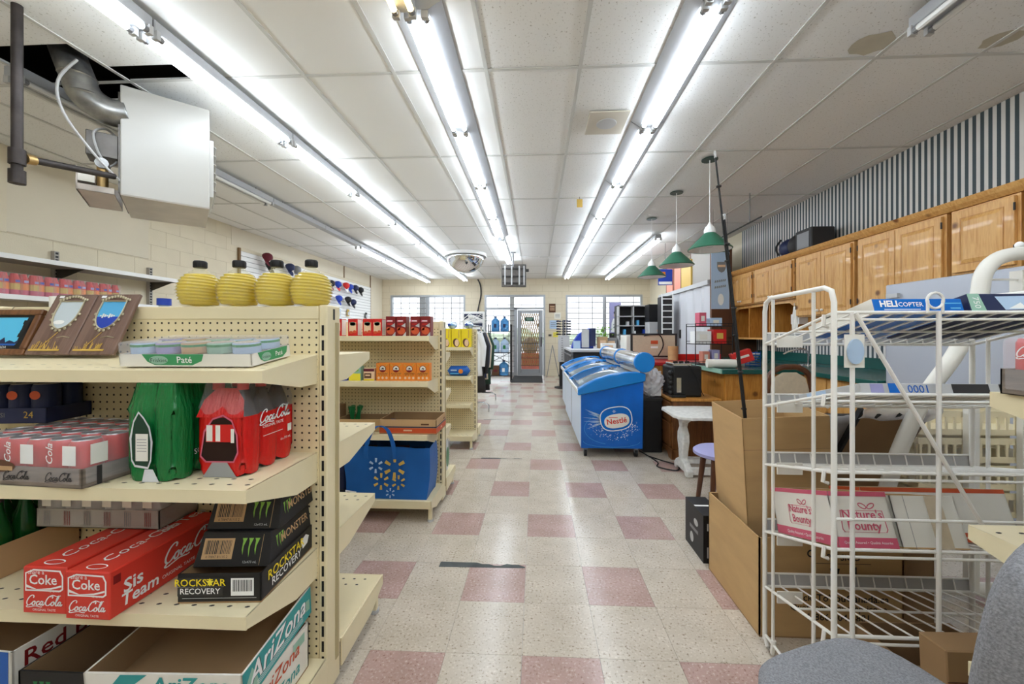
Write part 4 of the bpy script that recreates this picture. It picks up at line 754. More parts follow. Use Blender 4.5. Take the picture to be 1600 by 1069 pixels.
w, d, h = .085, .06, .1; r = boxobj('tea_box', 'pale green and yellow box on the middle shelf', 'food box', (-1.27, 2.72, z2), (w, d, h), 'mint'); F = FRONT(w, d, h); flat(r, F, [rect(0, .025, w*.98, .05)], 'lemon', 'yellow_band'); flat(r, F, [ell(0, .075, .03, .014)], 'lime', 'leaf_print')
w, d, h = .07, .06, .05; r = boxobj('blue_soap_box', 'small blue box on the middle shelf', 'food box', (-1.362, 2.72, z2), (w, d, h), 'royal'); flat(r, FRONT(w, d, h), [rect(0, .025, .05, .02)], 'sky_blue', 'label')
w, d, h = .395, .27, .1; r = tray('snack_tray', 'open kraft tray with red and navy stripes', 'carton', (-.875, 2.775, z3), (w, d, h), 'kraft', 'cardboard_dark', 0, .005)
for F, ww in ((FRONT(w, d, h, .001), w), (RIGHT(w, d, h, .001), d)): flat(r, F, [rect(0, .025, ww, .034)], 'orange_red', 'red_band'); flat(r, F, [rect(0, .049, ww, .008)], 'navy', 'navy_line'); flat(r, F, [rect(ww*.3, .068, ww*.14, .01)], 'brown', 'brown_print'); flat(r, F, [rect(0, .026, ww*.15, .01)], 'skin_paper', 'name_print', .0006)
w, d, h = .32, .2, .085; r = tray('plain_carton', 'plain brown open carton beside the striped tray', 'carton', (-1.245, 2.8, z3), (w, d, h), 'cardboard', 'cardboard_dark', 0, .005)
w, d, h = .12, .16, .16; r = boxobj('tall_carton', 'taller brown carton at the back of the shelf behind the plain carton', 'carton', (-1.50, 2.83, z3), (w, d, h), 'cardboard_dark')
r = thing('leaf_bunch', 'green bundle standing in the plain carton', 'vegetables', (-1.34, 2.84, z3+.006)); 
for k in range(7): MB().cyl((random.uniform(-.03,.03), random.uniform(-.02,.02), 0), (random.uniform(-.05,.05), random.uniform(-.03,.03), .15), .008, 6, .014).build('stalk', 'green', r, smooth=True)
# blue reusable bag on the base deck
r = thing('shopping_bag', 'blue reusable shopping bag with yellow and white spark prints', 'bag', (-1.02, 2.735, .151)); w, d, h = .56, .24, .345
def bag(u, v):
    L = u*4; s = 1+.05*math.sin(PI*v)-.02*v
    if L < 1: x, y = -w/2+w*L, -d/2
    elif L < 2: x, y = w/2, -d/2+d*(L-1)
    elif L < 3: x, y = w/2-w*(L-2), d/2
    else: x, y = -w/2, d/2-d*(L-3)
    wob = .008*math.sin(9*u*6.28+5*v)*v
    return Vector((x*s+(.02*v if x > 0 else .012*math.sin(6*v)), y*(1-.25*v)+wob, v*h+.004*math.sin(20*u)))
sk = MB().grid(bag, 48, 12, True); sk.f.append(tuple(range(47, -1, -1))); sk.build('bag_body', 'blue_bag', r, smooth=50)
for s, yy in ((-1, -d/2*.72-.05), (1, d/2*.7)):
    p = crom([(-.13, yy, h*.8), (-.125, yy, h+.02), (-.09, yy+.01, h+.12), (-.04, yy+.02, h+.15), (.02, yy+.01, h+.12), (.06, yy, h+.02), (.07, yy, h*.8)], 6); b = MB()
    for a, c_ in zip(p, p[1:]): b.poly([(a[0]-.014, a[1], a[2]), (a[0]+.014, a[1], a[2]+.001), (c_[0]+.014, c_[1], c_[2]+.001), (c_[0]-.014, c_[1], c_[2])])
    b.build('handle', 'blue_bag', r, thick=.003)
F = frame((0, -d/2-.011, 0), (1,0,0), (0,.22*d/h*.5,1))
def spark(cx, cy, s): return [[(cx+math.cos(a)*s*.45-math.sin(a)*s*.11, cy+math.sin(a)*s*.45+math.cos(a)*s*.11), (cx+math.cos(a)*s*.45+math.sin(a)*s*.11, cy+math.sin(a)*s*.45-math.cos(a)*s*.11), (cx+math.cos(a)*s+math.sin(a)*s*.16, cy+math.sin(a)*s-math.cos(a)*s*.16), (cx+math.cos(a)*s-math.sin(a)*s*.16, cy+math.sin(a)*s+math.cos(a)*s*.16)] for a in [PI/2+q*PI/3 for q in range(6)]]
for cx, cy, s, m in ((-.07,.225,.05,'pale_blue'), (.06,.215,.075,'gold'), (-.03,.12,.055,'gold'), (.09,.115,.048,'gold'), (.035,.045,.032,'pale_blue')): flat(r, F, spark(cx, cy, s), m, 'spark_print')
o = MB().cbox((-.235, -d/2-.014, .045), (.075,.002,.024), Matrix.Rotation(.12, 3, 'Y')).build('care_tag', 'white', r); text(r, frame((-.235,-d/2-.0155,.045), (1,0,-.12), (0,0,1)), 'Walmart', 0, 0, .014, 'navy')
r = thing('bag_goods', 'dark paper goods filling the blue shopping bag', 'goods', (-1.02, 2.75, .156)); 
for k in range(4): MB().cbox((-.18+k*.12, 0, .16), (.1,.1,.3-.02*(k%2)), Matrix.Rotation(.05*k, 3, 'Z')).build('packet', ('brown','dark','maroon','navy')[k], r, bevel=.004)
r = boxobj('dark_blue_bag', 'navy blue folded bag beside the blue shopping bag', 'bag', (-1.42, 2.79, .151), (.2,.2,.3), 'navy', 0, None, .03); MB().box(-.06,.06,-.103,-.1,.2,.22).build('seam', 'royal', r)
# tissue pack behind gondola two
r = thing('tissue_pack', 'clear plastic pack of green paper rolls on the lower rear deck', 'paper rolls', (-.845, 3.17, .151)); 
for k in range(2):
    for q in range(2): o = MB().cyl((-.06+q*.12, -.05+.11*k, 0), (-.06+q*.12, -.05+.11*k, .24), .055, 16).build('paper_roll', ('white','green')[(k+q)%2], r, smooth=True)
flat(r, frame((.123,0,.12), (0,1,0), (0,0,1)), [ell(0, 0, .05, .08)], 'green', 'label_oval', .002); MB().box(-.122,.122,-.11,.12,0,.25).build('plastic_wrap', 'clear_film', r, bevel=.02)
# third gondola
for k, (x, lb) in enumerate(((-.975, 'yellow box with monkey-brown print, mostly behind the gondola post'), (-.905, 'yellow box with brown and pink print, middle of three'), (-.793, 'yellow box with brown and pink print at the shelf end'))):
    w, d, h = .108, .12, .21; r = boxobj('yellow_box', lb, 'food box', (x if k else -1.02, 4.47, 1.1255), (w, d, h), 'yellow', 0, 'yellow boxes'); F = FRONT(w, d, h); flat(r, F, [ell(.0, .05, .036, .05, 20, .3)], 'brown', 'dark_figure'); flat(r, F, [ell(.008, .05, .024, .04)], 'skin_paper', 'pale_figure', .0004); flat(r, F, [rect(.03, .15, .012, .09)], 'gold', 'side_print'); flat(r, RIGHT(w, d, h), [rect(.0, .1, .02, .06)], 'lime', 'side_mark')
r = thing('cookie_pack', 'shiny blue pack of cookies lying on the shelf', 'cookies', (-.885, 4.47, .7955)); MB().grid(lambda u, v: Vector(((v-.5)*.26, .05*math.cos(2*PI*u)*(min(1, 6*min(v, 1-v)+.25)), .057+.056*math.sin(2*PI*u)*(min(1, 7*min(v, 1-v)+.1)))), 16, 16, True).build('wrapper', 'blue', r, smooth='all'); F = frame((0,-.0525,.055), (1,0,0), (0,0,1)); flat(r, F, [ell(.03, .0, .026, .026)], 'orange', 'cookie_print'); flat(r, F, [rect(-.05, .012, .07, .016)], 'pale_blue', 'name_print', .001); flat(r, F, [rect(-.04, -.025, .1, .012)], 'sky_blue', 'swirl')
for x, y, lb in ((-1.0, 4.62, 'pale blue water bottle lying on the top rail near the boxes of cereal'), (-.80, 4.62, 'pale blue water bottle lying on the top rail above the yellow boxes')):
    r = thing('lying_bottle', lb, 'bottle', (x, y, 1.337)); MB().tube([(0,-.13,.045), (0,-.12,.045), (0,-.03,.045), (0,.1,.045)], .045, 16, True, [.012,.02,.045,.045]).build('bottle', 'blue_water', r, smooth=True); MB().cyl((0,-.15,.045), (0,-.13,.045), .016, 12).build('cap', 'royal', r)

# ============================================================ left wall
r = thing('wall_shelf', 'brown and white two-tier wall shelf on slotted standards', 'shelf', (XL+.001, 0, 0))
for z, y1 in ((1.955, 4.75), (1.612, 4.9)):
    so = MB().box(.04, .38, 2.2, y1, z-.035, z-.012).build('shelf_board', 'grey_panel', r); MB().box(.38, .39, 2.2, y1, z-.042, z).build('front_edge', 'white', so); MB().box(.04, .38, 2.2, y1, z-.012, z-.002).build('shelf_top', 'offwhite', so)
    for y in (2.5, 3.7, 4.66): MB().prism([(.03,z-.035),(.03,z-.15),(.3,z-.05),(.36,z-.035)], .004, frame((0,y,0), (1,0,0), (0,0,1))).build('shelf_bracket', 'steel_dark', so)
for y in (2.5, 3.7, 4.66):
    o = MB().box(0, .04, y-.02, y+.02, 1.2, 2.1).build('slotted_standard', 'grey_panel', r); b = MB()
    for k in range(26): b.box(.0401, .0408, y-.012, y+.012, 1.22+k*.034, 1.24+k*.034)
    b.build('slots', 'black', o)
for k, y in enumerate((3.03,3.14,3.27,3.38,3.49,3.6,3.71,3.83,3.95)):
    r = thing('juice_pack', 'wrapped juice pack with red tops, '+ORD[8-k]+' from the slatted wall', 'juice pack', (-4.56, y, 1.6115), 0, 'juice packs on the wall shelf')
    for q in (-1, 1): o = MB().lathe([(.03,0),(.034,.01),(.034,.12),(.024,.16),(.02,.18)], n=12).build('bottle', 'pink', r, smooth=True); o.location = (.055, q*.036, 0); MB().lathe([(.0352,.045),(.0352,.1)], n=12).build('fruit_band', ('orange','gold')[q > 0], o); MB().lathe([(.0352,.1),(.0352,.135),(.026,.165),(.022,.185)], n=12).build('red_band', 'red', o); flat(o, frame((.0356,0,.12), (0,1,0), (0,0,1)), [rect(0,0,.03,.02)], ('lilac','royal')[k % 2], 'label')
    MB().box(.01, .1, -.073, .073, 0, .19).build('plastic_wrap', 'clear_film', r, bevel=.02)
# slatted wall with caps
sl = thing('slatwall', 'white slatted display panel on the left wall', 'display panel', (XL+.004, 0, 0)); z = 1.0
while z < 2.6: MB().box(.004, .022, 6.16, 11.18, z+.003, z+.072).build('slat', 'white', sl); z += .078
MB().box(0, .004, 6.16, 11.18, 1.0, 2.64).build('backing', 'grey', sl); MB().box(0, .03, 6.12, 6.16, 1.0, 2.68).build('end_trim', 'batten', sl)
def cap(loc, m, m2, label, tilt=0, face=0):
    r = thing('baseball_cap', label, 'cap', loc, 0, 'caps on the slatted wall', (0, 0, face)); R = .085
    c_ = MB().lathe([(R,0),(R*1.02,.02),(R*.95,.055),(R*.72,.09),(R*.35,.112),(.001,.117)], n=18).build('crown', m, r, smooth=True); c_.rotation_euler = (tilt, 1.1, 0)
    b = MB(); pts = [(R*.9*math.cos(a), R*.9*math.sin(a)) for a in [-1.2+k*.2 for k in range(13)]]; out = [(p[0]+.085*math.cos(math.atan2(p[1], p[0])*.75), p[1]*1.02) for p in pts]
    b.prism(pts[:1]+out+pts[::-1], .004); o = b.build('brim', m2, c_, smooth=True); MB().ball((0,0,.117), .008).build('button', m2, c_); flat(c_, frame((R*.93,0,.05), (0,1,0), (-.35,0,1)), [rect(0,0,.05,.03)], 'offwhite', 'badge', .006)
    MB().cyl((-.105,0,.03), (.0,0,.03), .004, 5).build('hook', 'chrome', r)
CX = XL+.125
for y, z, m, m2, lb in ((6.62,2.60,'maroon','maroon','maroon cap high on the slatted wall'), (6.70,2.47,'black','black','black cap with white badge under the maroon cap'), (7.25,2.53,'navy','navy','dark navy cap beside the grey cap'), (7.45,2.52,'grey','grey','plain grey cap on the slatted wall'), (7.75,2.47,'offwhite','offwhite','cream cap beside the grey cap'), (8.35,2.49,'dark','navy','charcoal cap with blue brim'), (8.75,2.42,'black','dark_red','black cap with dark red brim'), (9.05,2.44,'royal','red','bright blue cap with red brim'), (9.45,2.46,'red','white','red cap with white badge'), (9.66,2.45,'royal','royal','plain bright blue cap beside the red cap'), (9.95,2.46,'navy','black','navy cap with black brim in the upper row'), (10.25,2.44,'black','black','black cap at the end of the upper row'), (9.1,2.11,'royal','royal','bright blue cap in the lower row'), (9.55,2.12,'black','black','black cap in the lower row'), (9.82,2.08,'navy','black','dark navy cap at the end of the lower row')): cap((CX, y, z), m, m2, lb)
for y, z, m, lb, nm in ((9.3,1.72,'pale_blue','pale blue carded toy hanging under the caps','carded_toy'), (9.75,1.74,'gold','brown and gold carded toy hanging under the caps','carded_toy'), (9.35,1.5,'sky_blue','blue carded toy hanging lowest on the slatted wall','carded_toy'), (10.1,1.52,'light_grey','silver carded gadget on the slatted wall','carded_gadget'), (10.5,1.52,'grey','grey carded gadget on the slatted wall','carded_gadget'), (10.8,1.72,'dark','dark carded gadget near the wall corner','carded_gadget')):
    r = thing(nm, lb, 'carded goods', (XL+.06, y, z)); MB().box(0,.004,-.06,.06,0,.17).build('card', m, r); MB().box(.004,.03,-.04,.04,.02,.11).build('blister', 'bag_clear', r, bevel=.01); MB().cyl((-.03,0,.16), (.02,0,.16), .003, 5).build('hook', 'chrome', r)
# ============================================================ freezers
def freezer(label, loc, L, lids, canopy, graphic):
    r = thing('chest_freezer', label, 'freezer', loc); W_ = .315; FX = frame((0,0,0), (1,0,0), (0,0,1))
    MB().prism([(-W_,.1),(W_,.1),(W_+.01,.79),(-W_,.65)], L, frame((0,L,0), (1,0,0), (0,0,1))).build('cabinet', 'freezer_side', r, bevel=.006)
    MB().prism([(-W_+.004,.1),(W_-.002,.1),(W_+.008,.785),(-W_+.004,.645)], .006, frame((0,-.0005,0), (1,0,0), (0,0,1))).build('end_panel', 'freezer_graphic', r)
    for k in range(1, lids): MB().box(-W_-.003, -W_+.001, L*k/lids-.006, L*k/lids+.006, .1, .64).build('panel_seam', 'grey', r)
    prof = [(-.345,.705),(-.27,.755),(-.16,.81),(-.02,.855),(.12,.88),(.25,.885),(.345,.87)]
    for k in range(lids+1):
        y0 = L*k/lids-(.0 if k == 0 else .04); t = .1 if k in (0, lids) else .07; y0 = -.02 if k == 0 else (L-.08 if k == lids else y0); low = [(.345,.79),(-.345,.64)] if k in (0, lids) else [(p[0], p[1]-.04) for p in prof[::-1]]
        MB().prism(prof[::1][::-1]+low[::-1], t, frame((0,y0+t,0), (1,0,0), (0,0,1))).build('lid_arch', 'freezer_lid', r, bevel=.012 if k in (0, lids) else .004, smooth=50)
    for k in range(lids):
        y0, y1 = L*k/lids+.06, L*(k+1)/lids-.05
        g = MB().grid(lambda u, v: Vector((-.31+.53*u, y0+(y1-y0)*v, .722+.155*math.sin(min(1, u*1.02)*PI/2))), 10, 2).build('glass_lid', 'lid_glass', r, smooth='all', thick=.006)
        MB().cbox((.1, (y0+y1)/2, .872), (.025, .16, .014)).build('lid_handle', 'black', g)
    MB().box(-.35, -.325, 0, L, .655, .7).build('front_rail', 'white_gloss', r, bevel=.008)
    if canopy:
        cx, cz = .33, .985; cp = thing('canopy', '', '', (0,0,0)); [cp.__delitem__(k) for k in ('label','category')]; cp.parent = r
        MB().tube([(cx,.0,cz), (cx,L+.1,cz)], .095, 20).build('canopy_glass', 'canopy_glass', cp, smooth=True)
        for y, t, m in ((-.03,.05,'end_cap'), (L*.5,.04,'band'), (L+.08,.05,'end_cap')): MB().cyl((cx,y,cz), (cx,y+t,cz), .104, 22).build(m, 'freezer_lid', cp, smooth=True, bevel=.008)
        MB().box(cx-.03, cx+.05, .05, L, .86, .9).build('canopy_rail', 'white_gloss', cp)
    for x in (-.26, .26):
        for y in (.06, L-.1):
            c_ = MB().cyl((x-.014,y,.04), (x+.014,y,.04), .04, 14).build('caster', 'black', r, smooth=True); MB().box(x-.02, x+.02, y-.025, y+.025, .05, .1).build('caster_fork', 'grey', c_)
    if graphic:
        F = frame((.045,-.008,.405), (1,0,0), (0,0,1)); t = .16
        flat(r, F, [ell(0,0,.165,.125,32,t,.75)], 'white', 'logo_outline'); flat(r, F, [ell(0,0,.156,.116,32,t,.75)], 'freezer_blue', 'logo_field', .0006); flat(r, F, [ell(.008,-.022,.128,.072,32,t,.8)], 'offwhite', 'logo_oval', .0012); text(r, F, 'Nestl\u00e9', .006, -.024, .078, 'red_print', bold=.02, e=.002, rot=.14); flat(r, F, [rect(-.03,.012,.09,.006)], 'red_print', 'name_bar', .002)
        sn = []
        for k in range(6): a = k*PI/3; sn.append([(-.02+math.cos(a)*.004-math.sin(a)*.004, .075+math.sin(a)*.004+math.cos(a)*.004), (-.02+math.cos(a)*.022, .075+math.sin(a)*.022), (-.02+math.cos(a)*.004+math.sin(a)*.004, .075+math.sin(a)*.004-math.cos(a)*.004)])
        flat(r, F, sn, 'pale_blue', 'snowflake', .002)
        rr = random.Random(4); dots = []
        for k in range(170):
            a = rr.uniform(PI*.93, 2.12*PI); q = rr.gauss(1, .2); s = rr.choice((.0018,.0025,.003,.005)); x, z = .03+.2*q*math.cos(a), .33+.115*q*math.sin(a)
            if abs(x) < .29: dots.append(ell(x, z, s, s, 6))
        F0 = frame((0,-.0072,0), (1,0,0), (0,0,1)); flat(r, F0, dots, 'white', 'sparkle_print'); flat(r, F0, [[(-.1,.44-.006*k), (-.13-.17*rr.random()**1.5, .5-.016*k+.02*rr.random()), (-.1,.425-.006*k)] for k in range(14)], 'pale_blue', 'ice_burst'); flat(r, F0, ring(0,.17,.29,.06,.003)[14:], 'sky_blue', 'swirl'); flat(r, F0, ring(0,.3,.28,.16,.003)[8:20], 'sky_blue', 'swirl', .0002)
    else: flat(r, frame((-W_-.002,0,0), (0,-1,0), (0,0,1)), [rect(-.1,.4,.16,.4)], 'lime', 'sticker')
    return r
freezer('blue and white ice cream freezer with oval logo on its end', (.775, 4.07, 0), 2.05, 2, True, True)
freezer('white ice cream freezer with blue lid behind the logo freezer', (.80, 6.25, 0), .95, 1, False, False)

# ============================================================ entrance area
o = tag(MB().box(-.67,.18,10.36,12.0,.0005,.012).build('door_mat', 'rubber', bevel=.004, seg=1), 'dark grey rubber mat before the entrance door', 'mat')
r = thing('portable_heater', 'white wall unit with dark louvred grille beside the door', 'air conditioner', (-1.9, 11.92, 0)); MB().box(-.33,.33,-.12,.16,1.2,1.97).build('case', 'white', r, bevel=.02); g = MB().box(-.28,.28,-.125,-.12,1.5,1.9).build('grille', 'navy', r)
for k in range(8): MB().box(-.28,.28,-.135,-.125,1.53+k*.045,1.54+k*.045).build('louvre', 'dark', g)
MB().box(-.3,.3,-.1,.16,0,1.2).build('stand', 'offwhite', r)
r = thing('wall_cable', 'thick grey cable running down the back wall', 'cable', (-1.72, YB-.02, 0)); MB().tube(crom([(-.08,0,2.98), (0,-.02,2.8), (.02,-.02,2.5), (-.04,-.02,2.2), (-.08,-.04,1.98)], 6), .022, 8).build('cable', 'dark', r, smooth=True)
# water bottle stand with jugs
r = thing('water_stand', 'black metal three-tier stand for water jugs', 'rack', (-.98, 10.75, 0))
for x in (-.3, .3):
    for y in (-.2, .2): MB().box(x-.014, x+.014, y-.014, y+.014, 0, 1.55).build('post', 'dark', r)
for z in (.16, .78, 1.36): MB().box(-.3,.3,-.2,.2,z-.015,z).build('tier', 'dark', r)
for s in (-1, 1): MB().cyl((-.28*s,-.2,.5), (.28*s,-.2,.78), .008, 6).build('cross_brace', 'dark', r)
jl = ['clear blue water jug on the top tier, next to the entrance glass', 'clear blue water jug on the top tier beside the stand post', 'pale water jug on the middle tier with green label, towards the clothes', 'pale water jug on the middle tier with green label, towards the door', 'large blue water jug on the lowest tier']
for k, (x, z, m) in enumerate(((-.13,1.361,'blue_water'), (.12,1.361,'blue_water'), (-.13,.781,'pale_blue'), (.12,.781,'pale_blue'), (.1,.161,'blue_water'))):
    s = 1.15 if k == 4 else 1; j = thing('water_jug', jl[k], 'water jug', (-.98+x, 10.72, z), 0, 'jugs on the stand')
    MB().lathe([(.1*s,0),(.115*s,.015),(.115*s,.08),(.108*s,.09),(.115*s,.1),(.115*s,.2),(.108*s,.21),(.115*s,.22),(.11*s,.28),(.07*s,.33),(.03*s,.355),(.028*s,.38)], n=20).build('jug', m, j, smooth=True); MB().lathe([(.036*s,.375),(.036*s,.41),(.001,.412)], n=14).build('cap', 'navy', j, smooth=True)
    flat(j, frame((0,-.118*s,.15), (1,0,0), (0,0,1)), [rect(0,0,.07,.1)], ('navy','navy','green','green','white')[k], 'label', .001)
r = boxobj('brown_carton', 'brown carton on the lowest tier of the water stand', 'carton', (-1.1, 10.75, .161), (.2,.3,.26), 'brown'); flat(r, FRONT(.2,.3,.26), [rect(0,.13,.1,.06)], 'maroon', 'print')
# clothes rail
r = thing('clothes_rail', 'chrome clothes rail with bent tube feet', 'clothes rail', (-1.05, 6.9, 0))
for y in (-.55, .55): MB().tube([(-.28,y,.01), (-.28,y,.12), (-.2,y,.16), (.2,y,.16), (.28,y,.12), (.28,y,.01)], .014, 8).build('foot', 'chrome', r, smooth=True); MB().cyl((0,y,.16), (0,y,1.42), .016, 8).build('post', 'chrome', r, smooth=True)
MB().cyl((0,-.6,1.42), (0,.6,1.42), .014, 8).build('rail', 'chrome', r, smooth=True)
def garment(y, m, m2, L, wd, label, flare=.0):
    g = thing('hanging_shirt', label, 'clothing', (-1.05, y, 1.42), 0, 'garments on the rail')
    def body(u, v):
        a = 2*PI*u; w = wd*(.42+.58*min(1, v*5))*(1+flare*v)+.012*math.sin(3*a+7*v); return Vector((w*math.cos(a), .045*math.sin(a)*(.5+min(1, v*3))+.01*math.sin(5*a), -.06-.05*min(1, v*5)-L*v))
    MB().grid(body, 20, 10, True).build('cloth', m, g, smooth='all', thick=.004)
    for s in (-1, 1): MB().tube([(s*wd*.75,0,-.13), (s*(wd+.03),-.02,-.35), (s*(wd+.02),-.03,-.35-L*.45)], .045, 10, True, [.05,.05,.035]).build('sleeve', m2, g, smooth=True)
    MB().tube([(-wd*.8,0,-.12), (0,0,-.045), (wd*.8,0,-.12)], .006, 6).build('hanger', 'white', g); MB().tube([(0,0,-.045), (0,0,-.0), (0,.012,.014), (0,.0,.02)], .003, 5).build('hanger_hook', 'chrome', g)
for y, m, m2, L, wd, lb in ((6.42,'white','white',.72,.16,'white shirt hanging nearest the gondola end'), (6.52,'dark','black',1.0,.2,'long black jacket on the clothes rail'), (6.66,'navy','navy',.78,.2,'navy shirt between the jackets on the rail'), (6.8,'cream_fabric','cream_fabric',.82,.21,'cream jacket on the clothes rail'), (6.95,'dark_green','dark_green',.92,.24,'dark green coat with wide sleeves on the rail'), (7.12,'black','grey',1.05,.2,'black trousers and top hanging behind the green coat')): garment(y, m, m2, L, wd, lb)
r = thing('hanger_bundle', 'tangle of white plastic hangers on top of the clothes rail', 'hangers', (-1.05, 6.6, 1.436))
for k in range(9):
    R = Matrix.Rotation(random.uniform(-.6,.6), 3, 'Z'); a = [R @ Vector(p) for p in ((-.17,-.2+.05*k,.02+.02*(k%3)), (0,-.18+.05*k,.1+.012*k), (.17,-.2+.05*k,.03+.01*k), (-.17,-.2+.05*k,.02+.02*(k%3)))]; MB().tube(a, .007, 6).build('hanger', 'white', r, smooth=True)
MB().cbox((-.02,-.15,.13), (.1,.06,.05)).build('hanger_clip', 'white', r, bevel=.01)
# sunglasses spinner
r = thing('sunglasses_stand', 'tall sunglasses display stand with mirror panel beside the door', 'display stand', (.66, 9.4, 0)); MB().cyl((0,0,.03), (0,0,1.62), .03, 10).build('pole', 'grey', r); MB().lathe([(.22,0),(.22,.025),(.03,.05)], n=20).build('base', 'dark', r); MB().box(-.13,.13,-.13,.13,.62,1.25).build('panel_column', 'light_grey', r, bevel=.01); MB().box(-.1,.1,-.1,.1,.05,.62).build('lower_column', 'dark', r)
for k in range(6):
    for q in range(4):
        a = q*PI/2+.3; c_ = Vector((.15*math.cos(a), .15*math.sin(a), 1.28+k*.062)); t = Vector((-math.sin(a), math.cos(a), 0)); b = MB()
        for s in (-1, 1): b.ball(c_+t*s*.035, .026, (1,1,.75), 8, 6)
        b.cyl(c_-t*.07, c_+t*.07, .004, 5); b.build('sunglasses', ('black','dark','navy')[k % 3], r, smooth=True)
b = MB(); 
for k in range(10): b.box(-.06,-.03,-.134,-.13,.68+k*.055,.7+k*.055)
b.build('slots', 'grey', r)
for nm, lb, x, z, w, h, m in (('wall_notice','dark framed notice on the wall right of the door',.5,1.95,.2,.27,'brown'), ('paper_notice','white paper notice below the dark framed notice',.66,1.75,.2,.2,'offwhite'), ('blue_notice','pale blue notice beside the sunglasses stand',.53,1.45,.22,.26,'pale_blue'), ('yellow_notice','small yellow notice beside the light switch',.6,1.2,.14,.14,'lemon'), ('light_switch','small dark light switch on the back wall',.43,1.22,.09,.06,'dark')):
    r = boxobj(nm, lb, 'sign' if 'notice' in nm else 'switch', (x, YB-.012, z), (w,.012,h), m); flat(r, FRONT(w,.012,h), [rect(0, h*(.7-.2*k), w*.7, h*.07) for k in range(3)], 'skin_paper' if m == 'brown' else 'grey', 'printed_lines')
r = thing('folding_stand', 'folded thin metal stand leaning on the wall by the door', 'stand', (.5, 11.75, 0))
for s in (-1, 1): MB().cyl((s*.18,-.1,.01), (0,.2,.95), .012, 6).build('leg', 'grey', r)
MB().ball((.28,-.1,.06), .09, (1.3,.8,.6)).build('cloth_bundle', 'dark', r, smooth=True)
# checkout counter and clutter
r = thing('checkout_counter', 'grey shop counter with open shelves behind the freezers', 'counter', (1.2, 8.3, 0)); MB().box(-.55,.55,-.9,.9,.94,.98).build('top', 'light_grey', r, bevel=.004); MB().box(-.5,.5,-.85,.85,0,.94).build('body', 'dark', r); 
for z in (.3,.6,.85): MB().box(-.54,-.5,-.88,.88,z,z+.02).build('shelf', 'grey', r)
for y in (-.88,-.3,.28,.86): MB().box(-.54,-.5,y,y+.02,0,.94).build('divider', 'grey', r)
r = thing('lottery_display', 'blue curved display stand on the checkout counter', 'display', (1.0, 8.4, .981)); MB().prism([(-.25,0),(.2,0),(.2,.42),(.1,.42),(-.1,.3),(-.2,.15)], .3, frame((0,.15,0), (1,0,0), (0,0,1))).build('body', 'royal', r, bevel=.01); MB().box(-.05,.1,-.2,-.15,.02,.4).build('leaflet_holder', 'light_grey', r); MB().box(-.22,-.08,-.22,-.15,.0,.16).build('ticket_box', 'pale_blue', r); MB().box(.12,.24,-.18,-.15,.05,.42).build('blue_panel', 'navy', r)
for x, y, w, h, m, lb in ((1.42,8.5,.2,.24,'kraft','brown box on the checkout counter'), (1.62,8.6,.24,.22,'grey','grey box on the checkout counter'), (1.4,7.7,.26,.12,'white','low white box on the checkout counter')): r = boxobj('counter_box', lb, 'box', (x, y, .981), (w,.2,h), m); flat(r, FRONT(w,.2,h), [rect(0,h/2,w*.6,h*.4)], 'skin_paper', 'label')
r = thing('sports_poster_stand', 'tall poster of a player in white on a dark panel', 'poster', (1.92, 9.6, 0)); MB().box(-.14,.14,0,.03,.98,2.05).build('panel', 'dark', r); F = frame((0,-.001,1.3), (1,0,0), (0,0,1)); flat(r, F, [rect(0,.38,.28,.74)], 'lilac', 'photo_field'); flat(r, F, [[(-.1,.03),(.11,.03),(.1,.28),(.05,.36),(-.05,.36),(-.09,.25)]], 'white', 'shirt_print', .001); flat(r, F, [ell(.02,.44,.055,.08)], 'skin_paper', 'face_print', .001); flat(r, F, [ell(.02,.5,.06,.05)], 'black', 'hair_print', .0015); text(r, F, '27', .01, .17, .14, 'navy', e=.0015); MB().box(-.1,.1,0,.2,0,.98).build('foot', 'dark', r)
r = thing('potted_plant', 'green trailing plant on a glass stand by the poster', 'plant', (1.6, 9.45, 0)); MB().box(-.12,.12,-.12,.12,0,.95).build('stand', 'pale_blue', r); MB().lathe([(.07,.95),(.09,1.05)], n=14).build('pot', 'brown', r)
b = MB(); rr = random.Random(9)
for k in range(70): c_ = Vector((rr.gauss(0,.09), rr.gauss(-.03,.08), 1.0+.45*rr.random())); b.cbox(c_, (.05,.03,.004), Euler((rr.random()*6, rr.random()*6, rr.random()*6)).to_matrix())
b.build('leaves', 'lime', r)
r = thing('cubby_shelf', 'black cubby shelf unit with white dividers full of small goods', 'shelf', (2.1, 8.6, 0)); MB().box(-.33,.3,.1,.35,0,1.9).build('back', 'black', r)
for z in (1.05,1.25,1.45,1.65,1.88): MB().box(-.33,.3,-.1,.1,z,z+.02).build('shelf', 'light_grey', r)
for x in (-.33,-.02,.28): MB().box(x,x+.02,-.1,.1,0,1.9).build('side', 'light_grey', r)
MB().box(-.31,.28,-.09,.1,.0,1.04).build('lower_cabinet', 'navy', r)
for k in range(8): MB().box(-.29+.07*k,-.24+.07*k,-.08,.04,1.071+.2*(k%3),1.15+.2*(k%3)+.03*(k%2)).build('packet', ('white','sky_blue','light_grey','royal')[k % 4], r)
r = boxobj('black_bin_box', 'black box with white label on the cubby shelf', 'box', (2.5, 8.28, 1.53), (.38,.3,.36), 'black'); flat(r, FRONT(.38,.3,.36), [rect(.05,.1,.12,.06)], 'white', 'label'); 
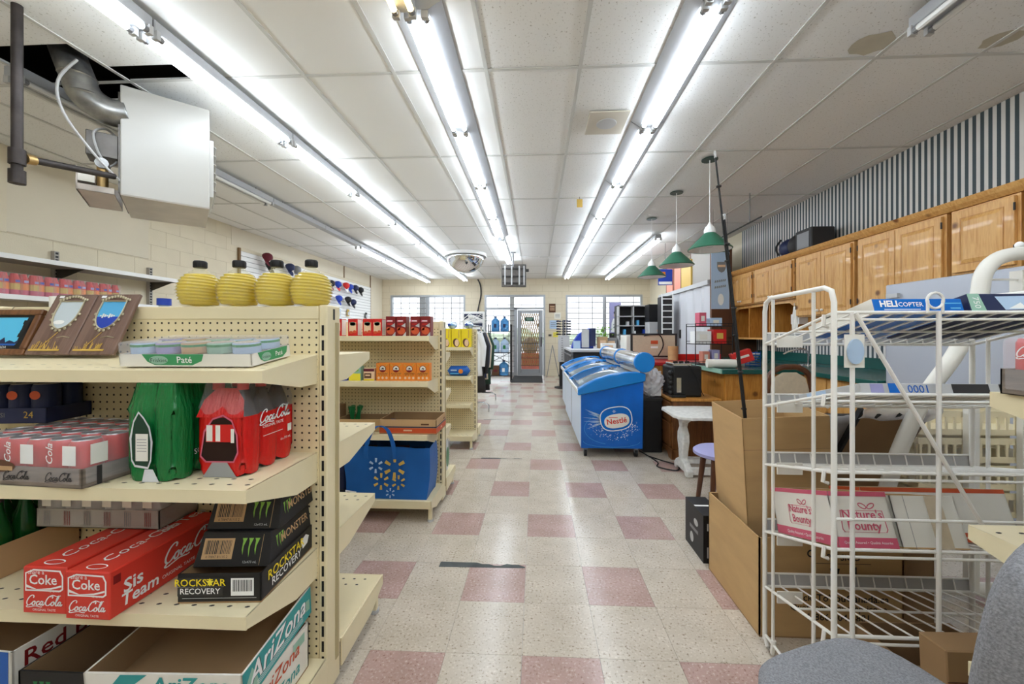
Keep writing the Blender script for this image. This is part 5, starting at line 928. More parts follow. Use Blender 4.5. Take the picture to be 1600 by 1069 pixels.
r = thing('grey_safe', 'pale grey cabinet under the black box', 'cabinet', (2.5, 8.28, 0)); MB().box(-.19,.19,-.15,.15,0,1.53).build('body', 'light_grey', r, bevel=.01); flat(r, frame((0,-.152,1.35), (1,0,0), (0,0,1)), [ell(.02,0,.06,.04)], 'skin_paper', 'label'); MB().box(-.15,.12,-.17,-.15,1.16,1.22).build('handle_strip', 'dark', r)
r = thing('magazine_rack', 'dark rack with white rungs like a ladder', 'rack', (2.57, 7.6, 0)); MB().box(-.16,.02,0,.3,.9,2.0).build('back', 'dark', r)
for x in (-.17,.03): MB().box(x-.01,x+.01,-.02,0,0,2.05).build('rail', 'white', r)
for k in range(9): MB().box(-.17,.03,-.02,0,1.02+k*.115,1.04+k*.115).build('rung', 'white', r)
r = thing('beige_machine', 'beige metal case with black rim, seen from behind', 'machine', (1.63, 5.88, 0)); MB().box(-.34,.34,-.2,.2,.922,1.255).build('case', 'offwhite', r, bevel=.012); MB().box(-.28,.37,-.215,-.2,.95,1.285).build('rim', 'dark', r); MB().box(-.25,.34,-.225,-.215,.97,1.26).build('back_plate', 'cream_fabric', r); flat(r, frame((.05,-.2265,1.13), (1,0,0), (0,0,1)), [rect(0,.03,.1,.05)], 'orange_red', 'warning_label'); flat(r, frame((.05,-.2265,1.09), (1,0,0), (0,0,1)), [rect(0,0,.1,.03)], 'white', 'label'); MB().tube(crom([(-.1,-.23,1.25), (.1,-.26,1.27), (.16,-.27,1.12), (.1,-.24,.97)], 6), .008, 6).build('cable', 'black', r, smooth=True)
r = thing('paper_roll', 'brown paper roll standing on the red counter', 'paper roll', (1.87, 5.45, .921)); MB().cyl((0,0,0), (0,0,.19), .066, 22).build('roll', 'cardboard', r, smooth=True); MB().lathe([(.001,.1905),(.03,.1905)], n=16).build('core_hole', 'cardboard_dark', r)
r = thing('red_counter', 'shiny dark red counter top with raised red edge', 'counter', (1.3, 5.02, 0)); MB().box(0,1.25,0,1.1,.875,.92).build('top', 'counter_red', r, bevel=.006); MB().box(.62,1.25,.5,.54,.921,1.0).build('raised_edge', 'red', r); MB().box(.03,1.2,.03,1.05,0,.875).build('base', 'pine_dark', r)
# folding closet door and things on top
r = thing('closet', 'grey folding-door closet along the right wall', 'closet', (2.72, 6.32, 0)); n = 14; Lc = 2.4
for k in range(n):
    y0, y1 = k*Lc/n, (k+1)*Lc/n; a, c_ = ((0,.03) if k % 2 else (.03,0)); MB()._add([(a,y0,.02),(c_,y1,.02),(c_,y1,2.06),(a,y0,2.06),(a+.008,y0,.02),(c_+.008,y1,.02),(c_+.008,y1,2.06),(a+.008,y0,2.06)], [(0,3,2,1),(4,5,6,7),(0,1,5,4),(3,7,6,2),(0,4,7,3),(1,2,6,5)]).build('door_leaf', 'corr_door', r)
MB().box(-.03,.06,-.03,Lc+.03,2.06,2.13).build('track', 'light_grey', r); MB().box(-.02,.03,1.18,1.22,1.2,1.36).build('latch', 'black', r); MB().box(.05,.72,-.04,0,0,2.2).build('side_panel', 'brown', r); MB().box(.05,.72,0,Lc,2.1,2.14).build('closet_top', 'brown', r)
for x, y, w, h, m, nm, lb in ((2.85,6.9,.9,.62,'grey_panel','leaning_board','beige board standing on top of the closet'), (2.82,7.5,.5,.5,'gold','framed_print','framed print standing on top of the closet'), (2.83,7.95,.42,.6,'salmon','salmon_board','salmon pink board standing on the closet'), (2.82,8.4,.4,.55,'salmon','salmon_sheet','salmon pink sheet at the far end of the closet top')):
    r = thing(nm, lb, 'board', (x, y, 2.141)); MB().box(-.015,.015,-w/2,w/2,0,h).build('panel', m, r); MB().box(-.018,.018,w/2-.03,w/2,0,h).build('edge', 'brown', r)
r = thing('brown_post', 'dark brown upright panel beside the hanging banner', 'post', (2.78, 6.24, 0)); MB().box(-.06,.25,-.03,.03,0,2.62).build('panel', 'brown', r); MB().box(-.07,.25,-.036,-.03,1.2,1.24).build('edge_band', 'walnut', r)
r = thing('price_sign', 'small purple and orange sign with a red arm', 'sign', (2.43, 7.5, 2.2)); MB().box(-.13,.13,-.01,.01,0,.3).build('board', 'royal', r); flat(r, FRONT(.26,.02,.3), [rect(-.05,.2,.1,.1)], 'orange', 'orange_mark', .001); flat(r, FRONT(.26,.02,.3), [rect(0,.04,.24,.05)], 'white', 'white_band', .001); MB().cyl((.0,0,.3), (0,0,.79), .005, 5).build('wire', 'grey', r)
r = thing('hanging_banner', 'pale blue hanging banner with dark crest and script letters', 'banner', (2.53, 5.5, 0)); MB().box(-.125,.115,-.003,.003,1.62,2.4).build('cloth', 'pale_blue', r); F = frame((0,-.004,2.0), (1,0,0), (0,0,1)); flat(r, F, [shield(.01,.2,.12)], 'grey', 'crest'); flat(r, F, [rect(.01,.21,.1,.03)], 'skin_paper', 'crest_band', .001); [flat(r, F, [[(-.085+.026*k, zz+.004*k), (-.07+.026*k, zz+.004*k), (-.062+.026*k, zz+.03+.004*k), (-.077+.026*k, zz+.03+.004*k)]], 'grey', 'script_mark') for zz in (-.02, -.1) for k in range(6)]; flat(r, F, [ell(0,-.25,.04,.08)], 'white', 'figure_print'); MB().box(-.13,.12,-.008,.008,2.4,2.42).build('top_rod', 'dark', r)
for x in (-.1,.09): MB().cyl((x,0,2.42), (x,0,2.99), .002, 4).build('string', 'grey', r)
# ============================================================ kitchen side
r = thing('green_counter', 'dark green L-shaped counter on pine panels', 'counter', (0,0,0)); 
top = [(1.84,3.96),(2.6,4.0),(2.56,3.07),(3.43,3.07),(3.43,6.2),(2.62,6.2),(2.62,5.0),(1.9,4.94)]
MB().prism(top, .045, Matrix.Translation((0,0,.876))).build('counter_top', 'green_counter', r, bevel=.006); MB().box(1.825,1.84,3.97,4.94,.88,.924).build('edge_sheen', 'mint', r)  # pale mint paints the light reflected off the counter's left edge
MB().box(3.41,3.45,3.07,6.2,.922,1.03).build('backsplash', 'green_counter', r)
for nm, q in (('pine_panel',(1.91,2.3,4.03,4.06)), ('pine_panel',(2.305,2.66,4.03,4.06)), ('pine_panel',(1.9,1.93,4.06,4.9))): MB().box(*q, .0, .876).build(nm, 'pine_dark', r)
for k in range(3): MB().box(2.64,2.67,3.08+k*.31,3.38+k*.31,.1,.87).build('base_door', 'pine', r, bevel=.004, seg=1)
MB().box(2.67,3.43,3.08,6.15,0,.876).build('carcass', 'pine_dark', r); s_ = MB().box(2.85,3.25,4.3,5.1,.918,.9225).build('sink', 'chrome', r)
r = thing('faucet', 'chrome kitchen faucet on the green counter', 'faucet', (3.1, 4.62, .9215)); MB().lathe([(.1,0),(.1,.008),(.03,.015)], n=20).build('base_plate', 'chrome', r, smooth=True); MB().tube(crom([(0,0,.01), (0,0,.13), (-.05,.02,.18), (-.15,.06,.16), (-.22,.09,.12)], 6), .011, 8).build('spout', 'chrome', r, smooth=True); MB().cyl((.02,-.06,.01), (.02,-.06,.07), .016, 10).build('tap', 'chrome', r, smooth=True)
r = thing('white_basin', 'white plastic basin on the green counter', 'basin', (2.75, 5.25, .9215)); MB().lathe([(.1,0),(.14,.1),(.148,.1),(.142,.094),(.1,.008),(.001,.006)], n=24).build('bowl', 'white', r, smooth=True); MB().lathe([(.14,.096),(.155,.1),(.14,.106)], n=24).build('rim', 'white_gloss', r)
def cabinet(y0, y1, z0, label, doors=2):
    r = thing('wall_cabinet', label, 'cabinet', (3.06, (y0+y1)/2, 0)); w = y1-y0; z1 = 2.17
    MB().box(0,.39,-w/2+.002,w/2-.002,z0,z1).build('body', 'pine', r, bevel=.002, seg=1)
    for k in range(doors):
        a, c_ = -w/2+.02+k*(w-.04)/doors, -w/2+.02+(k+1)*(w-.04)/doors-.006; d_ = MB().box(-.022,0,a,c_,z0+.015,z1-.015).build('door', 'pine', r, bevel=.003, seg=1); m = .06
        F = frame((-.0225,0,0), (0,-1,0), (0,0,1)); F = Matrix(F); b = MB(); ya, yc, za, zc = a+m, c_-m, z0+.015+m, z1-.015-m; i = .025
        b._add([(-.0225,ya,za),(-.0225,yc,za),(-.0225,yc,zc),(-.0225,ya,zc),(-.032,ya+i,za+i),(-.032,yc-i,za+i),(-.032,yc-i,zc-i),(-.032,ya+i,zc-i)], [(4,7,6,5),(0,4,5,1),(1,5,6,2),(2,6,7,3),(3,7,4,0)]); b.build('raised_panel', 'pine', d_)
        b = MB(); g = .006
        for q in ((ya-g,yc+g,za-g,za),(ya-g,yc+g,zc,zc+g),(ya-g,ya,za,zc),(yc,yc+g,za,zc)): b.box(-.024,-.0215,*q)
        b.build('panel_groove', 'pine_dark', d_)
        ky = (c_-.03 if k == 0 else a+.03) if doors == 2 else a+.03; MB().ball((-.036,ky,z0+.06), .015).build('knob', 'offwhite', d_, smooth=True); MB().cyl((-.03,ky,z0+.06), (-.02,ky,z0+.06), .006, 6).build('knob_stem', 'offwhite', d_)
        for zz in (z0+.09, z1-.11): MB().box(-.026,-.018,(a-.006 if k == 0 else c_-.002),(a+.002 if k == 0 else c_+.006),zz,zz+.05).build('hinge', 'dark', d_)
    return r
cabinet(5.66, 6.32, 1.70, 'short pine wall cabinet next to the hanging banner'); cabinet(4.80, 5.64, 1.70, 'short pine wall cabinet under the dark backpack'); cabinet(3.92, 4.76, 1.47, 'tall pine wall cabinet above the sink'); cabinet(3.07, 3.88, 1.47, 'tall pine wall cabinet beside the grey fridge'); cabinet(2.62, 3.04, 1.70, 'short single-door pine wall cabinet above the fridge', 1); cabinet(2.1, 2.6, 1.70, 'short single-door pine wall cabinet past the fridge', 1)
o = tag(MB().prism([(3.45,2.172),(3.45,2.232),(3.0,2.232),(3.02,2.20),(3.05,2.172)][::-1], 4.3, frame((0,6.35,0), (1,0,0), (0,0,1))).build('cabinet_cornice', 'pine'), 'long pine cornice along the top of the wall cabinets', 'cornice')
r = thing('open_shelf', 'open pine niche shelf under the short wall cabinets', 'shelf', (3.08, 5.55, 0)); MB().box(.32,.365,-.75,.72,1.22,1.698).build('back_panel', 'pine_dark', r); MB().box(.02,.32,-.2,.72,1.2,1.225).build('shelf_board', 'pine', r)
for y in (-.2,.3,.7): MB().box(.02,.32,y,y+.02,1.225,1.698).build('divider', 'pine_dark', r)
MB().prism([(-.74,1.698),(-.7,1.60),(-.6,1.655),(-.2,1.66),(.6,1.655),(.72,1.6),(.72,1.698)], .02, frame((.02,0,0), (0,1,0), (0,0,1))).build('valance', 'pine', r)
for x, y, z, w, h, m, nm, lb in ((3.2,5.15,1.4,.16,.13,'white','towel_dispenser','white paper dispenser under the short cabinets'), (3.38,4.72,1.28,.22,.2,'grey','outlet_box','grey electrical box on the striped wall'), (3.38,4.3,1.22,.3,.2,'light_grey','thermostat_panel','pale grey panel on the striped wall')): r = thing(nm, lb, 'wall fitting', (3.45, y, z)); MB().box(-.16 if nm[0] == 't' and m == 'white' else -.05,0,-w/2,w/2,0,h).build('box', m, r, bevel=.006); MB().box(-.165 if m == 'white' else -.055,-.05 if m != 'white' else -.16,-w*.2,w*.2,h*.3,h*.5).build('front_mark', 'gold' if m == 'white' else 'dark', r)
r = thing('white_cloth', 'white cloth hanging from a cabinet hook', 'cloth', (3.05, 4.78, 1.3)); MB().grid(lambda u, v: Vector((.01*math.sin(9*u+4*v), -.05+.1*u*(1-.4*v), .3*v)), 8, 8).build('cloth', 'offwhite', r, smooth='all', thick=.004); MB().cyl((0,0,.3), (0,0,.34), .004, 5).build('hook', 'chrome', r)
for k, y in enumerate((3.42, 3.62, 3.95)): r = thing('wall_outlet', 'black double wall outlet above the green counter, '+ORD[k]+' from the fridge', 'outlet', (3.452, y, 1.1), 0, 'wall outlets'); MB().box(-.012,0,-.05,.05,0,.12).build('plate', 'dark', r); MB().box(-.014,-.012,-.02,.02,.02,.045).build('socket', 'white', r); MB().box(-.014,-.012,-.02,.02,.07,.095).build('socket', 'white', r)
r = thing('backpack', 'dark backpack lying on top of the pine cabinets', 'backpack', (3.25, 5.0, 2.234)); MB().ball((0,.16,.13), .15, (.9,.85,.85)).build('body', 'navy', r, smooth=True); MB().ball((0,.02,.14), .13, (.9,.8,1.05)).build('pocket', 'dark', r, smooth=True); MB().tube(crom([(-.13,.2,.05), (-.16,.2,.15), (-.1,.2,.25)], 6), .012, 6).build('strap', 'black', r)
r = boxobj('speaker_box', 'dark grey box beside the backpack on the cabinets', 'box', (3.24, 4.72, 2.234), (.26,.28,.26), 'dark', 0, None, .01); MB().box(-.135,-.13,-.1,.1,.04,.22).build('front_cloth', 'grey', r)
r = thing('refrigerator', 'pale grey steel refrigerator under the pine cabinets', 'refrigerator', (2.6, 2.35, 0)); MB().box(.03,.8,-.6,.70,0,1.64).build('case', 'fridge_grey', r, bevel=.01); MB().box(0,.03,-.595,.695,.03,1.635).build('door', 'fridge_grey', r, bevel=.008); MB().box(-.02,0,.58,.67,1.535,1.565).build('handle_bracket', 'light_grey', r)
# counter rack and goods
r = thing('wire_counter_rack', 'small black three-tier wire rack on the counter', 'rack', (1.96, 4.55, .9215))
for x in (-.2,.2):
    for y in (-.13,.13): MB().cyl((x,y,0), (x,y,.47), .005, 6).build('post', 'black', r)
for z in (.02,.24,.44):
    b = MB()
    for y in (-.13,.13): b.cyl((-.2,y,z), (.2,y,z), .005, 6); b.cyl((-.2,y,z+.03), (.2,y,z+.03), .003, 5)
    for k in range(11): b.cyl((-.2+.04*k,-.13,z), (-.2+.04*k,.13,z), .003, 5); b.cyl((-.2+.04*k,-.13,z), (-.2+.04*k,-.13,z+.03), .002, 4)
    b.build('tier', 'black', r)
for nm, lb, x, y, z, w, d, h, m, rz in (('pink_box','pink box on top of the wire counter rack',-.09,0,.445,.08,.1,.15,'pink',.1), ('blue_box','pale blue box on top of the wire counter rack',.06,0,.445,.13,.1,.09,'pale_blue',0), ('white_box','white box on the middle tier of the wire counter rack',-.1,-.02,.245,.17,.16,.14,'white',0), ('red_gold_box','red and gold box on the middle tier of the wire counter rack',.08,-.02,.245,.14,.16,.16,'red',0), ('lilac_box','lilac packet on the low tier of the wire counter rack',.06,0,.025,.08,.1,.15,'lilac',0), ('salmon_packet','salmon packet on the low tier of the wire counter rack',-.04,.02,.025,.08,.1,.13,'salmon',0)):
    o = boxobj(nm, lb, 'box', (1.96+x, 4.55+y, .9215+z), (w,d,h), m, rz); flat(o, FRONT(w,d,h), [rect(0,h*.55,w*.5,h*.4)], 'gold' if m == 'red' else 'offwhite', 'label')
r = boxobj('tilted_red_box', 'tilted red carton beside the wire counter rack', 'box', (2.28, 4.42, .96), (.2,.16,.13), 'red', 0, None, .003, (0,-.35,-.3)); flat(r, FRONT(.2,.16,.13), [rect(0, .07, .13, .025)], 'offwhite', 'print_band')
r = thing('paper_towel', 'pale rolled paper lying on the counter front', 'paper roll', (1.93, 4.2, .9215)); MB().cyl((-.14,0,.045), (.14,-.03,.045), .045, 18).build('roll', 'offwhite', r, smooth=True); MB().cyl((.141,-.03,.045), (.142,-.03,.045), .03, 16).build('core', 'mint', r)
r = thing('blue_basket', 'small blue plastic basket beside the tilted red carton', 'basket', (2.42, 4.5, .9215)); 
for k in range(5): MB().box(-.06,.06,-.05,.05,.02+.03*k,.03+.03*k).build('band', 'blue', r)
for x in (-.06,.055):
    for y in (-.05,.045): MB().box(x,x+.005,y,y+.005,0,.16).build('corner_post', 'blue', r)
MB().box(-.06,.06,-.05,.05,0,.005).build('bottom', 'blue', r)
r = thing('coffee_machine', 'black coffee machine with chrome tray on the dresser', 'coffee machine', (1.55, 4.28, .6215)); MB().box(-.14,.16,-.16,.18,0,.32).build('body', 'black', r, bevel=.02); MB().box(-.16,-.02,-.2,.1,.0,.03).build('drip_tray', 'black_gloss', r); MB().box(-.1,-.055,-.166,-.16,.05,.2).build('chrome_plate', 'chrome', r); MB().box(-.13,.06,-.15,.1,.32,.35).build('top_tray', 'chrome', r, bevel=.008)
for k in range(6): MB().cyl((-.11+.03*k,-.12+.02*(k%2),.35), (-.11+.03*k,-.12+.02*(k%2),.37), .012, 10).build('pod', 'black', r)
b = MB(); [b.ball((-.16,-.16,.05+.05*k), .028) for k in range(5)]; b.build('pod_rack', 'black', r, smooth=True)
MB().tube(crom([(.02,-.17,.33), (.1,-.19,.2), (.15,-.18,.05), (.2,-.1,.01)], 6), .004, 6).build('power_cord', 'black', r)
r = thing('dresser', 'brown wooden dresser with two drawers facing the freezer', 'dresser', (1.385, 4.05, 0)); MB().box(0,.47,0,.6,.1,.59).build('body', 'oak_brown', r, bevel=.003, seg=1); MB().box(-.02,.48,-.02,.62,.59,.62).build('top', 'pine_dark', r, bevel=.006); MB().prism([(-.01,0),(.08,0),(.13,.05),(.46,.05),(.5,0),(.61,0),(.61,.1),(-.01,.1)], .02, frame((-.012,0,0), (0,1,0), (0,0,1))).build('plinth', 'oak_brown', r); MB().box(.0,.47,-.01,.01,0,.1).build('plinth_side', 'oak_brown', r)
for z0, z1 in ((.12,.36),(.38,.575)):
    d_ = MB().box(-.018,0,.03,.57,z0,z1).build('drawer', 'oak_brown', r, bevel=.006); MB().tube([(-.02,.25,(z0+z1)/2), (-.045,.27,(z0+z1)/2-.01), (-.045,.33,(z0+z1)/2-.01), (-.02,.35,(z0+z1)/2)], .006, 6).build('pull', 'iron_pipe', d_, smooth=True)
r = thing('waste_bin', 'black bin standing between freezer and dresser', 'bin', (1.25, 4.42, 0)); MB().prism(rect(0,0,.2,.3), .58).build('bin', 'black', r, bevel=.01); MB().box(-.105,.105,-.155,.155,.56,.585).build('rim', 'dark', r)
r = thing('plastic_bag', 'crumpled clear plastic bag bulging over the black bin', 'plastic bag', (1.27, 4.42, .587)); MB().grid(lambda u, v: (lambda n: Vector(((.05+.1*math.sin(PI*v)**.7+n)*math.cos(6.2832*u)*.8, (.07+.12*math.sin(PI*v)**.7+n)*math.sin(6.2832*u), .3*v+n*.6)))(.02*math.sin(6.2832*5*u+9*v)*math.sin(6.2832*3*u+17*v)+.014*math.sin(6.2832*9*u-21*v)+.008*math.sin(6.2832*14*u+31*v)), 64, 26, True).build('bag', 'crumple_film', r, smooth='all'); MB().box(-.03,.08,-.12,-.02,.02,.12).build('paper_inside', 'white', r)
o = tag(MB().tube(crom([(1.12,4.3,.01), (1.2,3.95,.008), (1.16,3.8,.008), (1.3,3.7,.008), (1.36,3.85,.008), (1.25,4.0,.008), (1.15,4.15,.008)], 8), .006, 6).build('floor_cable', 'black', smooth=True), 'black power cable looped on the floor by the freezer', 'cable')
# white carved table, stool, cream chair
r = thing('carved_table', 'white painted table with carved trestle legs', 'table', (1.57, 3.69, 0)); sc = []
for k in range(40):
    a = 2*PI*k/40; c_, s_ = math.cos(a), math.sin(a); sc.append(((.35+.008*math.sin(k*2.5))*math.copysign(abs(c_)**.35, c_), (.285+.008*math.sin(k*2.1))*math.copysign(abs(s_)**.35, s_)))
MB().prism(sc, .028, Matrix.Translation((0,0,.53))).build('table_top', 'crackle', r, bevel=.006)
for s in (-1, 1):
    x = s*.21; pr = [(-.13,.53),(-.13,.5),(-.05,.46),(-.03,.42),(-.075,.36),(-.08,.29),(-.05,.2),(-.04,.13),(-.12,.09),(-.16,.05),(-.16,0),(-.11,0),(-.09,.03),(.09,.03),(.11,0),(.16,0),(.16,.05),(.12,.09),(.04,.13),(.05,.2),(.08,.29),(.075,.36),(.03,.42),(.05,.46),(.13,.5),(.13,.53)]
    MB().prism(pr, .06, frame((x-.03,0,0), (0,1,0), (0,0,1))).build('trestle', 'crackle', r, bevel=.01)
MB().box(-.2,.2,-.04,.04,.09,.13).build('stretcher', 'crackle', r); MB().box(-.2,.2,-.14,-.1,.02,.08).build('foot_rail', 'crackle', r)
r = thing('round_stool', 'round stool with lilac seat and brown legs', 'stool', (1.36, 2.95, 0)); MB().lathe([(.17,.38),(.19,.39),(.19,.41),(.17,.425),(.001,.43)], n=28).build('seat', 'lilac', r, smooth=True)
for k in range(4): a = PI/4+k*PI/2; MB().cyl((.17*math.cos(a), .17*math.sin(a), 0), (.12*math.cos(a), .12*math.sin(a), .39), .016, 10, .022).build('leg', 'walnut', r, smooth=True)
r = thing('cream_chair', 'dining chair with cream upholstered back in a dark wood frame', 'chair', (2.16, 3.45, 0), .12)
ar = crom([(-.19,0,.45), (-.205,.0,.62), (-.2,0,.82), (-.17,0,.93), (-.08,0,.985), (.0,0,.99), (.08,0,.985), (.17,0,.93), (.2,0,.82), (.205,0,.62), (.19,0,.45)], 4); MB().tube(ar, .024, 8).build('back_frame', 'walnut', r, smooth=True)
MB().prism([(-.165,.5),(.165,.5),(.17,.8),(.14,.9),(.06,.945),(-.06,.945),(-.14,.9),(-.17,.8)], .03, frame((0,.015,0), (1,0,0), (0,0,1))).build('backrest', 'cream_fabric', r, bevel=.01); MB().box(-.22,.22,-.42,.02,.42,.48).build('seat', 'cream_fabric', r, bevel=.02)
for x in (-.19,.19):
    for y in (-.38,.0): MB().cyl((x,y,0), (x,y,.44), .018, 8, .022).build('leg', 'walnut', r, smooth=True)
# ============================================================ boxes and racks in the near right
# ---- large open cardboard box with a tall carton and rods in it
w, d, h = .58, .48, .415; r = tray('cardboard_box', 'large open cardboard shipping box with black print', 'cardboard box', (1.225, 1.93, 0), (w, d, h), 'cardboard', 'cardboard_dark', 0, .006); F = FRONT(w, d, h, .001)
text(r, F, 'SnacksToYouCanada.ca', .03, .17, .042, 'black', bold=.01); text(r, F, 'Questions? yourPepsico.ca', .03, .13, .036, 'black', bold=.008); text(r, F, '1-866-404-6881', .03, .09, .04, 'black', bold=.008); text(r, F, 'PEPSICO', .05, .34, .036, 'black', bold=.015); flat(r, F, [rect(.05,.315,.22,.002)], 'black', 'rule'); flat(r, F, ring(-.08,.355,.016,.016,.006), 'black', 'seal'); flat(r, F, [[(-.0,.27),(.03,.27),(.035,.295),(-.005,.295)], rect(.09,.285,.025,.035)], 'black', 'handling_marks')
MB().prism([(-.01,0),(.0,0),(0,.16),(-.01,.16)], .001, frame((w/2+.003,-d/2,h-.16), (0,1,0), (0,0,1))).build('flap_edge', 'cardboard_dark', r)
r = thing('tall_carton_box', 'tall open cardboard carton standing inside the large box', 'cardboard box', (1.175, 2.0, .008), 0, None, (.04, -.065, -.08)); w, d, h = .36, .37, .905
for q in ((-w/2,-w/2+.005,-d/2,d/2), (w/2-.005,w/2,-d/2,d/2), (-w/2,w/2,-d/2,-d/2+.005), (-w/2,w/2,d/2-.005,d/2)): MB().box(*q, 0, h).build('wall', 'cardboard', r)
MB().box(-w/2,w/2,-d/2,d/2,0,.005).build('bottom', 'cardboard_dark', r); MB().box(-w/2,w/2,-d/2-.0008,-d/2,h*.84,h*.842).build('crease', 'cardboard_dark', r)
for a, b_, lb in (((1.12,1.98,.02), (.862,1.93,2.13), 'long thin black rod leaning out of the tall carton to ceiling height'), ((1.10,1.95,.02), (.905,1.93,1.83), 'shorter thin black rod beside the long one')):
    r = thing('fishing_rod', lb, 'rod', a); v = Vector(b_)-Vector(a); MB().tube([(0,0,0), tuple(v*.5), tuple(v)], .008, 8, True, [.009,.0075,.004]).build('blank', 'black', r, smooth=True)
    for k in range(5): MB().lathe([(.011,-.004),(.013,0),(.011,.004)], tuple(v*(.25+.17*k)), 10).build('guide_ring', 'dark', r)
    MB().cyl(tuple(v*.995), tuple(v*1.01), .006, 6).build('tip', 'light_grey', r)
w, d, h = .12, .26, .265; r = boxobj('black_appliance_box', 'small black printed box behind the large cardboard box', 'box', (.985, 2.345, 0), (w, d, h), 'black'); F = LEFT(w, d, h); flat(r, F, [ell(.03,.18,.03,.02), ell(-.03,.07,.025,.03)], 'light_grey', 'product_picture'); flat(r, F, [rect(0, .13, .12, .02)], 'grey', 'name_print'); flat(r, TOP(w, d, h), [rect(0,0,w*.96,.02)], 'white', 'white_edge'); flat(r, FRONT(w,d,h), [rect(0,.2,.08,.04), rect(0,.06,.08,.06)], 'light_grey', 'label')
# ---- white wire display rack
RX0, RX1, RN, RF = .93, 1.73, 1.27, 1.64
r = thing('wire_display_rack', 'white wire display rack with sloping shelves', 'wire rack', (RX0, RN, 0)); Wd, Dp = RX1-RX0, RF-RN
for x in (0, Wd):
    MB().tube([(x,Dp,.03), (x,Dp,1.36), (x,Dp-.008,1.395), (x,Dp-.04,1.412), (x,.04,1.418), (x,.01,1.405), (x,0,1.37), (x,0,.03)], .0085, 10).build('end_frame', 'white_wire', r, smooth=True)
    for y in (Dp-.055, .09): MB().cyl((x,y,.05), (x,y,1.414), .006, 8).build('upright_wire', 'white_wire', r, smooth=True)
    MB().tube([(x,Dp,.05), (x,Dp-.02,.012), (x,Dp-.05,.012), (x,Dp-.06,.07)], .0085, 8).build('foot_hook', 'white_wire', r, smooth=True); MB().tube([(x,0,.05), (x,0,.012), (x,.05,.012)], .0085, 8).build('foot_hook', 'white_wire', r, smooth=True); MB().cyl((x,0,.05), (x,Dp,.05), .006, 8).build('foot_rail', 'white_wire', r)
for x in (.052, .308, Wd-.05): MB().cyl((x,-.004,.02), (x,-.004,1.338), .0065, 8).build('back_upright', 'white_wire', r, smooth=True)
MB().cyl((.055,-.012,1.335), (.425,-.012,.69), .006, 8).build('brace', 'white_wire', r, smooth=True); MB().cyl((0,-.006,.694), (Wd,-.006,.694), .005, 8).build('cross_wire', 'white_wire', r)
SH = [(1.336,1.228), (1.081,.978), (.837,.74), (.596,.467), (.326,.245)]
for zn, zf in SH:
    b = MB()
    for y, z, rr in ((0,zn,.0055), (0,zn-.022,.0045), (Dp,zf,.0055), (Dp*.5,(zn+zf)/2-.004,.004)): b.cyl((0,y,z), (Wd,y,z), rr, 8)
    for x in (0, Wd): b.cyl((x,0,zn), (x,Dp,zf), .0055, 8)
    n = 13
    for k in range(1, n): b.cyl((Wd*k/n,0,zn), (Wd*k/n,Dp,zf), .003, 6); b.cyl((Wd*k/n,Dp,zf), (Wd*k/n,Dp+.012,zf+.045), .003, 6)
    b.cyl((0,Dp+.012,zf+.045), (Wd,Dp+.012,zf+.045), .004, 6); so = b.build('wire_shelf', 'white_wire', r, smooth=True)
    MB()._add([(0,Dp+.002,zf+.004),(Wd,Dp+.002,zf+.004),(Wd,Dp+.012,zf+.042),(0,Dp+.012,zf+.042)], [(0,1,2,3)]).build('price_rail', 'price_strip', so, thick=.002); MB().box(-.004,.09,Dp-.09,Dp-.085,zf-.01,zf+.035).build('ticket_holder', 'offwhite', so) if zf < 1.3 else None
    for x in (.0,): MB().tube([(x-.008,.03,zn-.005), (x-.012,.03,zn-.04), (x+.004,.03,zn-.045)], .006, 6).build('shelf_hook', 'white_wire', so)
MB().lathe([(.03,-.003),(.03,.003)], n=20).build('round_tag_tmp', 'pale_blue', r).name = 'tag_disc'
o = [c for c in r.children if c.name.startswith('tag_disc')][0]; o.rotation_euler = (PI/2,0,0); o.location = (.052,-.0165,1.215); o.scale = (.8,1.3,1); MB().box(.022,.082,-.0125,-.0108,1.165,1.268).build('tag_holder', 'offwhite', r)
MB().tube([(.29+.024*math.cos(a), -.012, 1.372+.024*math.sin(a)) for a in [k*PI/8 for k in range(17)]], .004, 6).build('ring_clip', 'white_wire', r, smooth=True); MB().cyl((.268,-.012,1.335), (.268,-.012,1.372), .004, 6).build('ring_clip_leg', 'white_wire', r); MB().cyl((.312,-.012,1.335), (.312,-.012,1.372), .004, 6).build('ring_clip_leg', 'white_wire', r)
def onshelf(i, x, y): zn, zf = SH[i]; a = math.atan2(zf-zn, Dp); return (x, RN+y*math.cos(a), zn+y*math.sin(a)+.005), (a, 0, 0)
loc, rot = onshelf(0, 1.2, .165); w, d, h = .27, .3, .046; o = boxobj('toy_helicopter_box', 'flat blue toy box with white title on the top wire shelf', 'toy box', loc, (w,d,h), 'freezer_blue', 0, None, .002, rot); F = FRONT(w,d,h); text(o, F, 'HELI', -.088, .028, .028, 'white', bold=.04); text(o, F, 'COPTER', -.022, .026, .02, 'white', bold=.01); flat(o, F, [rect(-.05,.01,.11,.004)], 'pale_blue', 'subtitle'); flat(o, F, [rect(.1,.03,.06,.004), rect(.11,.014,.03,.005)], 'sky_blue', 'small_print'); flat(o, LEFT(w,d,h), [rect(0,h/2,d,h)], 'offwhite', 'white_end')
